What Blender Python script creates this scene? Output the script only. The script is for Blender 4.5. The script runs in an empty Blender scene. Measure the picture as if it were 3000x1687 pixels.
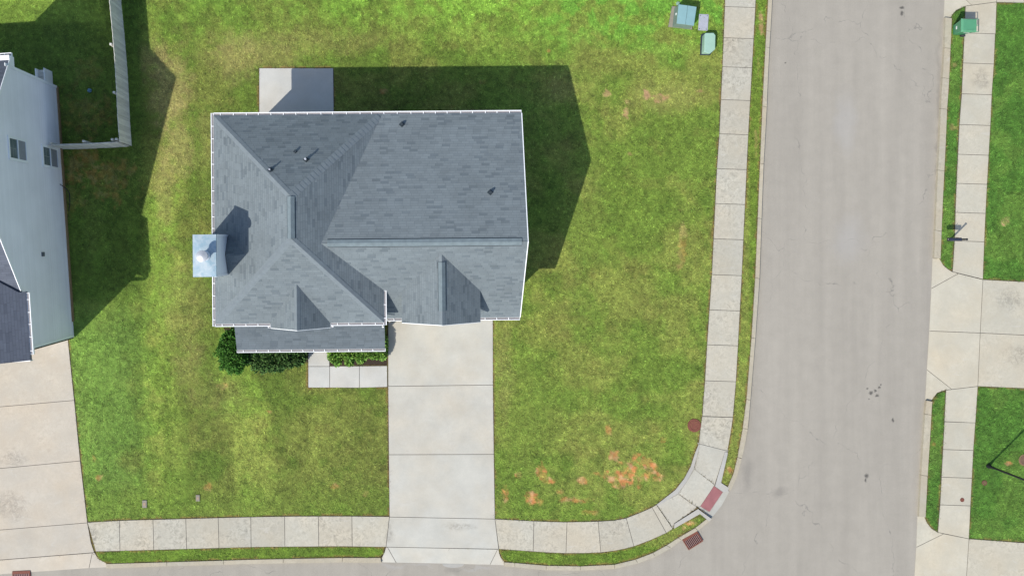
import bpy, bmesh, math, random
import numpy as np
from mathutils import Vector

random.seed(7)
RNG = np.random.default_rng(11)
C = bpy.context.scene.collection
SC = bpy.context.scene

# ---------------------------------------------------------------- camera, sky, sun, exposure
S = 0.0172          # metres per photo pixel on the ground
H = 42.0            # camera height
NX, NY = 1200.0, 710.0   # photo pixel straight below the camera
cam = bpy.data.cameras.new("Camera"); cam_o = bpy.data.objects.new("Camera", cam); C.objects.link(cam_o)
cam_o.location = (0, 0, H)
cam.sensor_width = 36; cam.lens = 36 * H / (3000 * S)
cam.shift_x = (1500 - NX) / 3000; cam.shift_y = (NY - 843.5) / 3000
cam.clip_end = 2000; cam.clip_start = 0.5
SC.camera = cam_o

SUN = Vector((0.628, 0.63, -1.0))
sd = bpy.data.lights.new("Sun", 'SUN'); sd.energy = 3.7; sd.angle = math.radians(0.5); sd.color = (1.0, 0.96, 0.89)
so = bpy.data.objects.new("Sun", sd); C.objects.link(so); so.location = (-20, -20, 30)
so.rotation_euler = SUN.to_track_quat('-Z', 'Y').to_euler()
wd = bpy.data.worlds.new("World"); SC.world = wd; wd.use_nodes = True
wn = wd.node_tree; bg = wn.nodes['Background']
sky = wn.nodes.new('ShaderNodeTexSky'); sky.sky_type = 'NISHITA'; sky.sun_disc = False
sky.sun_elevation = math.atan2(1, math.hypot(SUN.x, SUN.y)); sky.sun_rotation = math.atan2(-SUN.x, -SUN.y)
wn.links.new(sky.outputs[0], bg.inputs[0]); bg.inputs[1].default_value = 0.15
SC.view_settings.view_transform = 'Standard'; SC.view_settings.look = 'None'
SC.view_settings.exposure = 0.47; SC.view_settings.gamma = 1; SC.view_settings.use_curve_mapping = False
EXPG = 1.9         # picture value / base colour of a sunlit horizontal surface

# ---------------------------------------------------------------- helpers
def W(px, py, z=0.0):
    k = S * (1 - z / H)
    return Vector(((px - NX) * k, (NY - py) * k, z))
def G(px, py, z=0.0):                       # ground-plan pixel lifted straight up
    return Vector(((px - NX) * S, (NY - py) * S, z))
def lin(c):
    c = np.asarray(c, float) / 255
    return np.where(c <= .04045, c / 12.92, ((c + .055) / 1.055) ** 2.4)
def alb(*c):                                # picture colour -> base colour
    return tuple(float(v) for v in lin(c) / EXPG)

def tag(o, label=None, cat=None, group=None, kind=None):
    if label: o['label'] = label
    if cat: o['category'] = cat
    if group: o['group'] = group
    if kind: o['kind'] = kind
    return o
def thing(name, label, cat, loc=(0, 0, 0), rz=0, group=None):
    o = bpy.data.objects.new(name, None); C.objects.link(o)
    o.location = loc; o.rotation_euler = (0, 0, rz); o.empty_display_size = .2
    return tag(o, label, cat, group)

class MB:
    """collects geometry (world or local coordinates) and links it as one mesh"""
    def __init__(s): s.v = []; s.f = []; s.uv = {}; s.sm = False
    def poly(s, pts, uv=None):
        b = len(s.v); s.v += [tuple(p) for p in pts]; s.f.append(list(range(b, b + len(pts))))
        if uv is not None: s.uv[len(s.f) - 1] = uv
        return s
    def hexa(s, p):                          # 8 points: bottom 4 (ccw), top 4
        for q in ((3, 2, 1, 0), (4, 5, 6, 7), (0, 1, 5, 4), (1, 2, 6, 5), (2, 3, 7, 6), (3, 0, 4, 7)):
            s.poly([p[i] for i in q])
        return s
    def box(s, x0, x1, y0, y1, z0, z1):
        return s.hexa([(x0, y0, z0), (x1, y0, z0), (x1, y1, z0), (x0, y1, z0), (x0, y0, z1), (x1, y0, z1), (x1, y1, z1), (x0, y1, z1)])
    def prism(s, base, top):
        n = len(base)
        s.poly(list(reversed(base))); s.poly(top)
        for i in range(n):
            j = (i + 1) % n; s.poly([base[i], base[j], top[j], top[i]])
        return s
    def slab(s, pts, t, uv=False):           # polygon thickened straight down
        pts = [Vector(p) for p in pts]; bot = [p - Vector((0, 0, t)) for p in pts]
        n = len(pts)
        nrm = Vector((0, 0, 0))
        for i in range(n):
            a, b = pts[i], pts[(i + 1) % n]
            nrm += Vector(((a.y - b.y) * (a.z + b.z), (a.z - b.z) * (a.x + b.x), (a.x - b.x) * (a.y + b.y)))
        if nrm.z < 0: pts.reverse(); bot.reverse(); nrm = -nrm
        nrm.normalize()
        if abs(nrm.z) > .9999: hdir = Vector((1, 0, 0))
        else: hdir = Vector((0, 0, 1)).cross(nrm).normalized()
        up = nrm.cross(hdir)
        s.poly(pts, [(p.dot(hdir), p.dot(up)) for p in pts])
        s.poly(list(reversed(bot)))
        for i in range(n):
            j = (i + 1) % n; s.poly([pts[i], bot[i], bot[j], pts[j]])
        return s
    def bar(s, a, b, r, seg=8, r2=None, cap=True):
        a, b = Vector(a), Vector(b); r2 = r if r2 is None else r2
        d = (b - a).normalized(); u = d.orthogonal().normalized(); w = d.cross(u)
        A = [a + (u * math.cos(t) + w * math.sin(t)) * r for t in [2 * math.pi * i / seg for i in range(seg)]]
        B = [b + (u * math.cos(t) + w * math.sin(t)) * r2 for t in [2 * math.pi * i / seg for i in range(seg)]]
        for i in range(seg):
            j = (i + 1) % seg; s.poly([A[i], A[j], B[j], B[i]])
        if cap: s.poly(list(reversed(A))); s.poly(B)
        return s
    def lathe(s, prof, seg=24, c=(0, 0, 0)):
        rings = []
        for r, z in prof:
            rings.append([(c[0] + r * math.cos(2 * math.pi * i / seg), c[1] + r * math.sin(2 * math.pi * i / seg), c[2] + z) for i in range(seg)])
        for k in range(len(rings) - 1):
            for i in range(seg):
                j = (i + 1) % seg; s.poly([rings[k][i], rings[k][j], rings[k + 1][j], rings[k + 1][i]])
        s.poly(list(reversed(rings[0]))); s.poly(rings[-1])
        return s
    def build(s, name, mat, parent=None, loc=None, rz=0, bevel=0, smooth=False):
        me = bpy.data.meshes.new(name); me.from_pydata([tuple(v) for v in s.v], [], s.f)
        if s.uv:
            l = me.uv_layers.new(name='UVMap')
            for fi, uv in s.uv.items():
                p = me.polygons[fi]
                for k, li in enumerate(p.loop_indices): l.data[li].uv = uv[k]
        me.materials.append(mat)
        o = bpy.data.objects.new(name, me); C.objects.link(o)
        if parent: o.parent = parent
        if loc is not None: o.location = loc
        o.rotation_euler = (0, 0, rz)
        if bevel or smooth:
            bm = bmesh.new(); bm.from_mesh(me); bmesh.ops.remove_doubles(bm, verts=bm.verts, dist=1e-5); bm.to_mesh(me); bm.free()
        if bevel:
            m = o.modifiers.new('bevel', 'BEVEL'); m.width = bevel; m.segments = 2; m.limit_method = 'ANGLE'; m.angle_limit = math.radians(40)
        if smooth:
            for p in me.polygons: p.use_smooth = True
            try: me.set_sharp_from_angle(angle=math.radians(40))
            except Exception: pass
        return o

# ---- node helpers
class NT:
    def __init__(s, name):
        s.m = bpy.data.materials.new(name); s.m.use_nodes = True; s.n = s.m.node_tree.nodes; s.l = s.m.node_tree.links
        s.b = s.n['Principled BSDF']
    def new(s, t, **k):
        n = s.n.new(t)
        for a, b in k.items(): setattr(n, a, b)
        return n
    def put(s, sock, v):
        if hasattr(v, 'is_output'): s.l.new(v, sock)
        elif isinstance(v, (tuple, list)) and len(v) == 3 and sock.type == 'RGBA': sock.default_value = (*v, 1)
        else: sock.default_value = v
    def pos(s): return s.new('ShaderNodeNewGeometry').outputs['Position']
    def math(s, op, a, b=0.0, c=0.0, clamp=False):
        n = s.new('ShaderNodeMath', operation=op); n.use_clamp = clamp
        s.put(n.inputs[0], a); s.put(n.inputs[1], b); s.put(n.inputs[2], c); return n.outputs[0]
    def vm(s, op, a, b=(0, 0, 0)):
        n = s.new('ShaderNodeVectorMath', operation=op); s.put(n.inputs[0], a); s.put(n.inputs[1], b)
        return n.outputs['Value'] if op in ('LENGTH', 'DOT_PRODUCT') else n.outputs[0]
    def noise(s, vec, scale, detail=3, rough=.55, dist=0.0):
        n = s.new('ShaderNodeTexNoise'); s.put(n.inputs['Vector'], vec); n.inputs['Scale'].default_value = scale
        n.inputs['Detail'].default_value = detail; n.inputs['Roughness'].default_value = rough; n.inputs['Distortion'].default_value = dist
        return n.outputs['Fac']
    def rng(s, v, a, b, c=0.0, d=1.0):
        n = s.new('ShaderNodeMapRange'); n.clamp = True; s.put(n.inputs[0], v)
        for i, q in enumerate((a, b, c, d)): s.put(n.inputs[i + 1], q)
        return n.outputs[0]
    def mix(s, f, a, b, bt='MIX'):
        n = s.new('ShaderNodeMix', data_type='RGBA', blend_type=bt)
        s.put(n.inputs[0], f); s.put(n.inputs[6], a); s.put(n.inputs[7], b); return n.outputs[2]
    def mul(s, col, v):                      # colour times scalar
        return s.vm('SCALE_', col, v)
    def scale(s, col, v):
        n = s.new('ShaderNodeVectorMath', operation='SCALE'); s.put(n.inputs[0], col); s.put(n.inputs[3], v); return n.outputs[0]
    def bump(s, h, strength=.3, dist=.02):
        n = s.new('ShaderNodeBump'); n.inputs['Strength'].default_value = strength; n.inputs['Distance'].default_value = dist
        s.put(n.inputs['Height'], h); s.l.new(n.outputs[0], s.b.inputs['Normal'])
    def done(s, col, rough=.8, metal=0.0, spec=.3):
        s.put(s.b.inputs['Base Color'], col); s.put(s.b.inputs['Roughness'], rough); s.b.inputs['Metallic'].default_value = metal
        s.b.inputs['Specular IOR Level'].default_value = spec; return s.m
    def blobs(s, vec, lst):
        """lst of (px,py,rx,ry) in photo pixels on the ground -> 0..1 mask"""
        out = None
        for px, py, rx, ry in lst:
            d = s.vm('SUBTRACT', vec, tuple(G(px, py)))
            d = s.vm('MULTIPLY', d, (1 / (rx * S), 1 / (ry * S), 0))
            v = s.rng(s.vm('LENGTH', d), .35, 1.0, 1.0, 0.0)
            out = v if out is None else s.math('MAXIMUM', out, v)
        return out

def simple(name, col, rough=.6, metal=0.0, var=.12, vs=6.0, spec=.3, bump=0.0):
    t = NT(name); p = t.pos(); n = t.noise(p, vs, 4)
    c = t.scale(tuple(col), t.rng(n, .25, .75, 1 - var, 1 + var))
    if bump: t.bump(t.noise(p, vs * 8, 3), bump, .01)
    return t.done(c, rough, metal, spec)

# concrete: colour and dirt come from a per-slab attribute
def concrete_mat():
    t = NT('concrete'); p = t.pos()
    a = t.new('ShaderNodeAttribute', attribute_name='slab'); col = a.outputs['Color']; dirt = a.outputs['Alpha']
    n1 = t.noise(p, .9, 5, .6); n2 = t.noise(p, 5.5, 8, .74, .9); n3 = t.noise(p, 26, 3)
    c = t.scale(col, t.rng(n1, .3, .7, .90, 1.07)); c = t.scale(c, t.rng(n3, .2, .8, .95, 1.05))
    warm = t.mix(t.rng(t.noise(t.vm('ADD', p, (31, 7, 0)), .55, 3), .4, .7), (1, 1, 1), (1.03, .985, .93)); c = t.vm('MULTIPLY', c, warm)
    m = t.math('MULTIPLY', t.rng(n2, .44, .70), t.rng(n1, .30, .62)); m = t.math('MULTIPLY', m, dirt)
    c = t.mix(t.math('MULTIPLY', m, .72), c, alb(104, 101, 92))
    pale = t.math('MULTIPLY', t.rng(t.noise(t.vm('MULTIPLY', p, (1.2, 3.0, 1)), 1.1, 6, .6, .8), .60, .72), .30)
    c = t.mix(pale, c, alb(236, 232, 220))
    c = t.mix(t.blobs(t.vm('ADD', p, t.scale(t.new('ShaderNodeTexNoise').outputs['Color'], .0)), [(52, 1342, 34, 34), (40, 1490, 60, 60), (272, 1570, 10, 40), (2880, 240, 22, 26)]) if False else t.math('MULTIPLY', t.blobs(t.vm('ADD', p, t.scale(nz(t, p, 1.6), .9)), [(40, 1345, 40, 32), (30, 1480, 70, 50), (280, 1565, 10, 44), (2872, 238, 34, 34), (2990, 1040, 60, 40), (2960, 875, 50, 40), (1136 + 8, 1555, 14, 40), (1350, 1540, 60, 12)]), t.rng(n2, .38, .62, 0, .42)), c, alb(120, 115, 105))
    t.bump(n3, .15, .004)
    return t.done(c, .85)
def nz(t, p, scale):
    n = t.new('ShaderNodeTexNoise'); t.put(n.inputs['Vector'], p); n.inputs['Scale'].default_value = scale; n.inputs['Detail'].default_value = 4
    return t.vm('SUBTRACT', n.outputs['Color'], (.5, .5, .5))

def asphalt_mat():
    t = NT('asphalt'); p = t.pos()
    g = t.noise(p, 24, 6, .8); big = t.noise(t.vm('MULTIPLY', p, (1.6, .10, 1)), .7, 5, .62); mid = t.noise(p, 1.7, 5, .65)
    base = alb(193, 185, 170)
    c = t.scale(base, t.rng(big, .3, .7, .92, 1.07)); c = t.scale(c, t.rng(mid, .25, .75, .94, 1.05)); c = t.scale(c, t.rng(g, .25, .75, .86, 1.14))
    sp = t.rng(t.noise(p, 21, 2), .70, .76); c = t.mix(t.math('MULTIPLY', sp, .3), c, alb(90, 88, 86))
    pd = t.vm('ADD', p, t.scale(nz(t, p, 7), .16))
    dark = t.blobs(pd, [(2646, 38, 7, 9), (2646, 21, 9, 5), (2568, 1145, 6, 5), (2556, 1152, 8, 7), (2573, 1160, 7, 6), (2580, 1136, 4, 5), (2545, 1140, 4, 4), (2543, 1395, 8, 10), (2540, 1408, 4, 8), (2620, 1232, 4, 9), (2585, 1128, 3, 4), (2304, 183, 3, 3), (2550, 1170, 4, 3)])
    c = t.mix(t.math('MULTIPLY', dark, .75), c, alb(70, 68, 66))
    soft = t.blobs(t.vm('ADD', p, t.scale(nz(t, p, 1.2), .8)), [(2192, 1392, 22, 60), (1330, 1672, 30, 22), (2290, 1440, 30, 20), (2755, 480, 10, 500)])
    c = t.mix(t.math('MULTIPLY', soft, .28), c, alb(120, 116, 110))
    pale = t.blobs(t.vm('ADD', p, t.scale(nz(t, p, 1.0), 1.2)), [(2490, 700, 60, 90), (2480, 360, 40, 120), (1150, 1660, 60, 9), (1230, 1660, 40, 7), (1400, 1668, 60, 6)])
    c = t.mix(t.math('MULTIPLY', pale, .30), c, alb(205, 202, 198))
    v = t.new('ShaderNodeTexVoronoi', feature='DISTANCE_TO_EDGE'); t.put(v.inputs['Vector'], t.vm('ADD', p, t.scale(nz(t, p, .8), 1.5))); v.inputs['Scale'].default_value = .16
    cr = t.math('MULTIPLY', t.rng(v.outputs['Distance'], .0, .0035, 1, 0), t.rng(mid, .46, .58)); c = t.mix(t.math('MULTIPLY', cr, .5), c, alb(110, 108, 105))
    t.bump(g, .4, .006)
    return t.done(c, .9)

def grass_mat(name, sat=1.0):
    t = NT(name); a = t.new('ShaderNodeAttribute', attribute_name='col')
    p = t.pos(); n = t.noise(p, 14, 5, .7); n2 = t.noise(p, 42, 3, .7)
    c = t.scale(a.outputs['Color'], t.rng(n, .28, .72, .70, 1.22))
    c = t.scale(c, t.rng(n2, .2, .8, .75, 1.2))
    t.bump(n2, .6, .03)
    return t.done(c, .85, 0, .15)
def blade_mat():
    t = NT('grass_blade'); a = t.new('ShaderNodeAttribute', attribute_name='col')
    t.done(a.outputs['Color'], .7, 0, .2)
    return t.m

def shingle_mat(name, base, dark, rowh=.115, tabw=.36):
    t = NT(name); uv = t.new('ShaderNodeUVMap'); uv.uv_map = 'UVMap'
    sx = t.new('ShaderNodeSeparateXYZ'); t.l.new(uv.outputs[0], sx.inputs[0]); u, v = sx.outputs[0], sx.outputs[1]
    r = t.math('DIVIDE', v, rowh); row = t.math('FLOOR', r); fr = t.math('FRACT', r)
    w1 = t.new('ShaderNodeTexWhiteNoise', noise_dimensions='1D'); t.put(w1.inputs['W'], row)
    uu = t.math('ADD', t.math('DIVIDE', u, tabw), t.math('MULTIPLY', w1.outputs['Value'], 7.0)); cell = t.math('FLOOR', uu); fu = t.math('FRACT', uu)
    cv = t.new('ShaderNodeCombineXYZ'); t.l.new(cell, cv.inputs[0]); t.l.new(row, cv.inputs[1])
    w2 = t.new('ShaderNodeTexWhiteNoise', noise_dimensions='2D'); t.l.new(cv.outputs[0], w2.inputs['Vector'])
    val = w2.outputs['Value']
    p = t.pos(); big = t.noise(p, .55, 4, .6); fine = t.noise(p, 60, 2); med = t.noise(p, 2.2, 4, .6)
    cl = t.noise(t.vm('MULTIPLY', cv.outputs[0], (.55, .42, 1)), 1.0, 2, .5)      # clumps of darker tabs
    dk = t.math('MAXIMUM', t.rng(val, .86, .93, 0, .45), t.rng(cl, .58, .72, 0, .42))
    c = t.mix(dk, tuple(base), tuple(dark))
    c = t.scale(c, t.rng(val, 0, 1, .93, 1.07)); c = t.scale(c, t.rng(big, .3, .7, .93, 1.07)); c = t.scale(c, t.rng(fine, .2, .8, .94, 1.06)); c = t.scale(c, t.rng(med, .25, .75, .95, 1.05))
    edge = t.math('MAXIMUM', t.rng(fr, .84, .93), t.rng(fu, .93, .955, 0, .8))
    c = t.scale(c, t.math('SUBTRACT', 1.0, t.math('MULTIPLY', edge, .24)))
    t.bump(t.math('SUBTRACT', t.math('MULTIPLY', fine, .3), t.math('ADD', fr, 0)), .25, .012)
    return t.done(c, .88, 0, .25)

def siding_mat(name, base, lap=.115, dx=False):
    t = NT(name); p = t.pos(); s = t.new('ShaderNodeSeparateXYZ'); t.l.new(p, s.inputs[0])
    fr = t.math('FRACT', t.math('DIVIDE', s.outputs[2], lap))
    c = t.scale(tuple(base), t.rng(t.noise(p, .7, 4), .3, .7, .95, 1.05))
    c = t.scale(c, t.rng(fr, .0, .16, .86, 1.0))
    w = t.new('ShaderNodeTexWhiteNoise', noise_dimensions='1D'); t.put(w.inputs['W'], t.math('FLOOR', t.math('DIVIDE', s.outputs[2], lap)))
    c = t.scale(c, t.rng(w.outputs['Value'], 0, 1, .97, 1.03))
    t.bump(t.math('SUBTRACT', 1.0, fr), .15, .012)
    return t.done(c, .55, 0, .35)

M = {}
M['concrete'] = concrete_mat(); M['asphalt'] = asphalt_mat(); M['ground'] = grass_mat('lawn_soil_and_turf'); M['blade'] = blade_mat()
M['joint'] = simple('joint_dark', alb(112, 106, 98), .95)
M['roof'] = shingle_mat('roof_shingle', alb(141, 151, 154), alb(88, 99, 107), .115, .34)
M['roof_p'] = shingle_mat('roof_shingle_porch', alb(121, 131, 137), alb(84, 95, 103), .115, .34)
M['roof_n'] = shingle_mat('roof_shingle_slate', alb(116, 122, 134), alb(84, 90, 102), .125, .42)
M['cap'] = simple('cap_shingle', alb(143, 153, 157), .9, var=.10, vs=5)
M['vent'] = simple('ridge_vent_shingle', alb(140, 154, 158), .9, var=.16, vs=4)
M['white'] = simple('white_aluminium', (.80, .80, .79), .45, var=.03)
M['trough'] = simple('gutter_inside', alb(176, 172, 172), .6, var=.15, vs=3)
M['wall'] = siding_mat('pale_siding', alb(200, 204, 204)); M['wall_n'] = siding_mat('blue_grey_siding', (.80, .785, .81))
M['metal'] = None

def galv():
    t = NT('galvanised_cap'); p = t.pos(); n = t.noise(p, 2.6, 5, .6, .8)
    c = t.mix(t.rng(n, .38, .66), alb(176, 206, 220), alb(222, 234, 238)); return t.done(c, .42, .35, .5)
M['galv'] = galv()
M['flue'] = simple('flue_steel', (.62, .62, .62), .35, .6, .1)
M['black'] = simple('black_metal', (.018, .018, .022), .45, .2, .1)
M['blackpaint'] = simple('mailbox_paint', (.035, .04, .06), .35, .3, .1)
M['rubber'] = simple('dark_rubber', (.03, .03, .035), .6)
M['lead'] = simple('lead_boot', alb(62, 74, 82), .6)
M['glass'] = simple('window_glass', (.12, .15, .15), .12, 0, .2, 3, .6)
M['blind'] = simple('window_screen', (.24, .25, .27), .5, 0, .1, 9)
M['teal'] = simple('transformer_paint', alb(160, 202, 204), .5, 0, .05, 3)
M['teal_side'] = simple('transformer_side', alb(150, 172, 160), .6, 0, .07, 3)
M['mint'] = simple('pedestal_plastic', alb(186, 224, 202), .5, 0, .05, 4)
M['pad'] = simple('pad_concrete', alb(172, 164, 148), .9, 0, .10, 5)
M['lid'] = simple('vault_lid', alb(206, 208, 220), .6, 0, .08, 5)
M['bin'] = simple('bin_plastic', (.045, .20, .10), .38, 0, .06, 4, .4); M['binlid'] = simple('bin_lid_plastic', (.075, .235, .125), .36, 0, .06, 4, .45)
M['rust'] = simple('rusty_iron', alb(150, 92, 76), .8, .1, .22, 14)
M['rustdark'] = simple('dark_rust', alb(112, 66, 56), .8, .1, .25, 16)
M['hole'] = simple('dark_hole', (.008, .007, .007), .9)
M['mulch'] = simple('mulch', (.045, .032, .024), .95, 0, .5, 30, .1, .8)
M['soiltan'] = simple('foundation_tan', alb(176, 148, 106), .9, 0, .15, 5)
M['fence'] = None
def wood():
    t = NT('weathered_boards'); p = t.pos(); a = t.new('ShaderNodeAttribute', attribute_name='board')
    n = t.noise(t.vm('MULTIPLY', p, (5, 5, .8)), 2.0, 5, .65)
    c = t.scale((.66, .63, .56), t.rng(n, .25, .75, .82, 1.12)); c = t.scale(c, t.rng(a.outputs['Fac'], 0, 1, .84, 1.1))
    return t.done(c, .85, 0, .2)
M['fence'] = wood(); M['bark'] = simple('stem_bark', (.06, .04, .025), .9)
def mat_red():
    t = NT('tactile_tile'); p = t.pos(); r = t.vm('MULTIPLY', p, (1, 1, 0))
    v = t.new('ShaderNodeTexVoronoi'); v.inputs['Scale'].default_value = 16; v.inputs['Randomness'].default_value = 0; t.put(v.inputs['Vector'], r)
    c = t.scale(alb(184, 122, 122), t.rng(t.noise(p, 3, 5), .3, .7, .86, 1.12)); c = t.scale(c, t.rng(v.outputs['Distance'], .2, .6, 1.1, .9))
    return t.done(c, .8)
M['tactile'] = mat_red()

# ---------------------------------------------------------------- ground plan (photo pixels)
SW_W_L = [(-400, 2134), (0, 2124), (197, 2116), (393, 2107), (500, 2099.5), (806, 2085), (1011, 2071), (1116, 2065), (1187, 2059), (1256, 2055), (1299, 2047)]
SW_W_R = [(-400, 2226), (0, 2214), (198, 2203), (395, 2192), (500, 2187), (806, 2173), (1011, 2162), (1116, 2156), (1222, 2147), (1320, 2131)]
def xi(tab, y): return float(np.interp(y, [a for a, _ in tab], [b for _, b in tab]))
def strip_y(L, R, joints, dl=0.0, dr=0.0):
    out = []
    for a, b in zip(joints[:-1], joints[1:]):
        ys = np.linspace(a, b, 3)
        out.append([(xi(L, y - 1.5), y - 1.5) for y in ys] + [(xi(R, y + 1.5), y + 1.5) for y in ys[::-1]])
    return out
def strip_x(T, B, joints):                    # T and B: (x, y) tables; joints (xtop, xbottom)
    out = []
    for (a, b), (c, d) in zip(joints[:-1], joints[1:]):
        xs = np.linspace(a, c, 3); xb = np.linspace(b, d, 3)
        out.append([(x, xi(T, x)) for x in xs] + [(x, xi(B, x)) for x in xb[::-1]])
    return out

walk_w = strip_y(SW_W_L, SW_W_R, [-400, -297, -194, -90, 22, 113, 198, 294, 394, 496, 598, 701, 806, 909, 1011, 1116, 1220, 1300])
walk_w[-1] = [(2056.6, 1219), (2051, 1260), (2047, 1299), (2131, 1320), (2140, 1270), (2147, 1222)]
# corner ramp and bend
ramp = [
    [(2047, 1299), (2131, 1320), (2123, 1330), (2095, 1419), (2036, 1374), (2049, 1303)],
    [(2034, 1373), (2093, 1419), (2094, 1422), (2053, 1483), (2046, 1485), (1989, 1445)],
    [(1987, 1446), (2043, 1486), (1975, 1533), (1971, 1547), (1952, 1513), (1926, 1477)],
]
ramp_edge = [
    [(2047, 1299), (2036, 1325), (2022.6, 1366), (2003.6, 1401), (1977.7, 1434), (1922.5, 1477), (1928, 1481), (1986, 1443), (2012, 1408), (2032, 1371), (2049, 1303)],
    [(2123, 1323), (2131, 1323), (2131, 1330), (2112, 1413), (2135, 1428), (2131, 1440), (2119, 1441), (2094, 1423), (2097, 1412)],
    [(2054, 1484), (2080, 1501), (2119, 1442), (2135, 1437), (2139, 1441), (2118, 1480), (2087, 1519)],
    [(1975, 1533), (2045, 1489), (2048, 1492), (2085, 1519), (2076, 1525), (2050, 1504), (1974, 1547)],
]
landing = [[(2053, 1483), (2094, 1422), (2121, 1441), (2081, 1502)], [(2046, 1486), (2054, 1483), (2089, 1518), (2085, 1520)]]
walk_bend = [
    [(1800, 1523), (1834.5, 1516.5), (1857, 1599), (1830, 1606), (1800, 1612), (1760, 1617), (1752, 1526)],
    [(1834.5, 1516.5), (1883, 1497), (1910, 1485), (1952, 1560), (1905, 1581), (1857, 1599)],
    [(1910, 1485), (1922.5, 1477), (1971, 1547.6), (1952, 1560)],
]
T_R = [(1450, 1519), (1564, 1525), (1600, 1526.6), (1660, 1528), (1752, 1526), (1800, 1523)]
B_R = [(1461, 1607), (1562, 1614), (1600, 1617), (1680, 1620), (1760, 1617), (1800, 1612)]
walk_br = strip_x(T_R, B_R, [(1450, 1461.5), (1564, 1562), (1661, 1658), (1752, 1760)])
T_L = [(256.6, 1529), (360, 1523), (750, 1512.6), (860, 1511), (1000, 1510.6), (1141, 1512)]
B_L = [(285, 1614), (297.5, 1614), (750, 1601), (1000, 1599), (1131, 1601)]
walk_bl = strip_x(T_L, B_L, [(256.6, 281), (350, 352), (448.5, 451), (544.6, 547), (639.5, 642), (735, 736), (834, 835), (933, 934), (1031, 1032), (1141, 1131)])
drive = [[(1137, 930), (1444, 930), (1444.5, 1127), (1137, 1131)], [(1137, 1131), (1444.5, 1127), (1447, 1330), (1139, 1331)],
         [(1139, 1331), (1447, 1330), (1450, 1519), (1141, 1513)], [(1134, 800), (1444, 800), (1444, 930), (1134, 930)]]
apron_up = [[(1141, 1513), (1450, 1519), (1461, 1607), (1131, 1601)]]
apron_main = [
    [(1135, 1601), (1458, 1607.5), (1436, 1656), (1161, 1650)],
    [(1131, 1601), (1135, 1601), (1161, 1650), (1119, 1649), (1116, 1642), (1119, 1632), (1126, 1618)],
    [(1458, 1607), (1461, 1607), (1463, 1620), (1468, 1633), (1477, 1645), (1478, 1657.5), (1436, 1656)],
]
walkway = [[(903, 1000), (965.5, 1000), (965.5, 1073), (903, 1073)], [(903, 1073), (966, 1073), (966, 1135), (903, 1135)],
           [(966, 1072), (1053, 1072), (1053, 1135.5), (966, 1135)], [(1053, 1072), (1134.5, 1071), (1135, 1133), (1053, 1135.5)]]
patio = [[(759.5, 200.5), (976.5, 200.5), (979, 400), (759.5, 400)]]
nbr_drive = [
    [(-400, 980), (198, 980), (218, 1174 - 2), (-400, 1226)], [(-400, 1226), (218, 1172), (235.5, 1349), (-400, 1409)],
    [(-400, 1409), (235.5, 1349), (256.6, 1530), (-400, 1584)], [(-400, 1584), (256.6, 1530), (267, 1588), (277, 1617), (-400, 1670)],
]
nbr_apron = [[(-400, 1670), (271, 1618), (258, 1666), (0, 1684), (-400, 1702)],
             [(271, 1618), (277, 1617), (289, 1638), (310, 1650), (311, 1663.5), (258, 1666)]]
# east side
E_L1 = [(19, 2828), (182, 2821), (276, 2817), (365, 2810), (600, 2799), (686, 2797), (818, 2790)]
E_R1 = [(7, 2919), (190, 2911), (279, 2905), (368, 2901), (600, 2888), (686, 2884), (818, 2879)]
walk_e = strip_y(E_L1, E_R1, [60, 99, 187, 277, 367, 454, 539, 624, 707, 760])
walk_e[0] = [(2828, 19), (2919, 7), (2916, 100.5), (2824.5, 97.5)]
walk_e[-1] = [(2796, 705.5), (2883, 708.5), (2879, 818), (2790, 796)]
east_ap1 = [[(2755.5, 757), (2765.6, 776), (2778, 788), (2790, 796), (2807, 801), (2732, 846), (2735.6, 757)],
            [(2807, 801), (2879, 819), (2871, 975), (2726, 970), (2732, 846)],
            [(2726, 970), (2871, 975), (2864, 1131), (2788, 1140), (2719, 1083)],
            [(2719, 1083), (2788, 1140), (2771, 1142), (2748, 1151), (2731, 1176), (2714, 1176)]]
east_dr1 = [[(2879, 819), (3300, 841), (3300, 996), (2871, 975)], [(2871, 975), (3300, 996), (3300, 1150), (2864, 1131)]]
E_L2 = [(1142, 2771), (1187, 2769), (1315, 2762), (1477, 2753.6), (1558, 2747)]
E_R2 = [(1131, 2864), (1187, 2860.5), (1318, 2851), (1480, 2842.6), (1577, 2838)]
walk_e2 = strip_y(E_L2, E_R2, [1150, 1236, 1317, 1398, 1479, 1560])
walk_e2[0] = [(2771, 1142), (2864, 1131), (2857, 1238), (2766, 1234)]
walk_e2[-1] = [(2753.5, 1477.5), (2842.6, 1480.5), (2838, 1577), (2747, 1558)]
east_ap2 = [[(2711, 1513), (2719, 1532), (2731, 1548), (2747, 1558), (2764, 1562), (2688, 1605), (2691, 1513)],
            [(2764, 1562), (2838, 1577), (2830, 1700), (2820, 1850), (2676, 1850), (2682, 1700), (2688, 1605)]]
east_dr2 = [[(2838, 1577), (3300, 1611), (3300, 1850), (2820, 1850), (2830, 1700)]]
east_ap0 = [[(2788, 55), (2793, 44), (2804, 30), (2828, 19), (2846, 16.5), (2773, -60), (2768.5, 55)],
            [(2846, 16.5), (2919, 7), (2930, -250), (2780, -250), (2773, -60)]]
east_dr0 = [[(2919, 8), (3300, 16), (3300, -250), (2930, -250)]]

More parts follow.
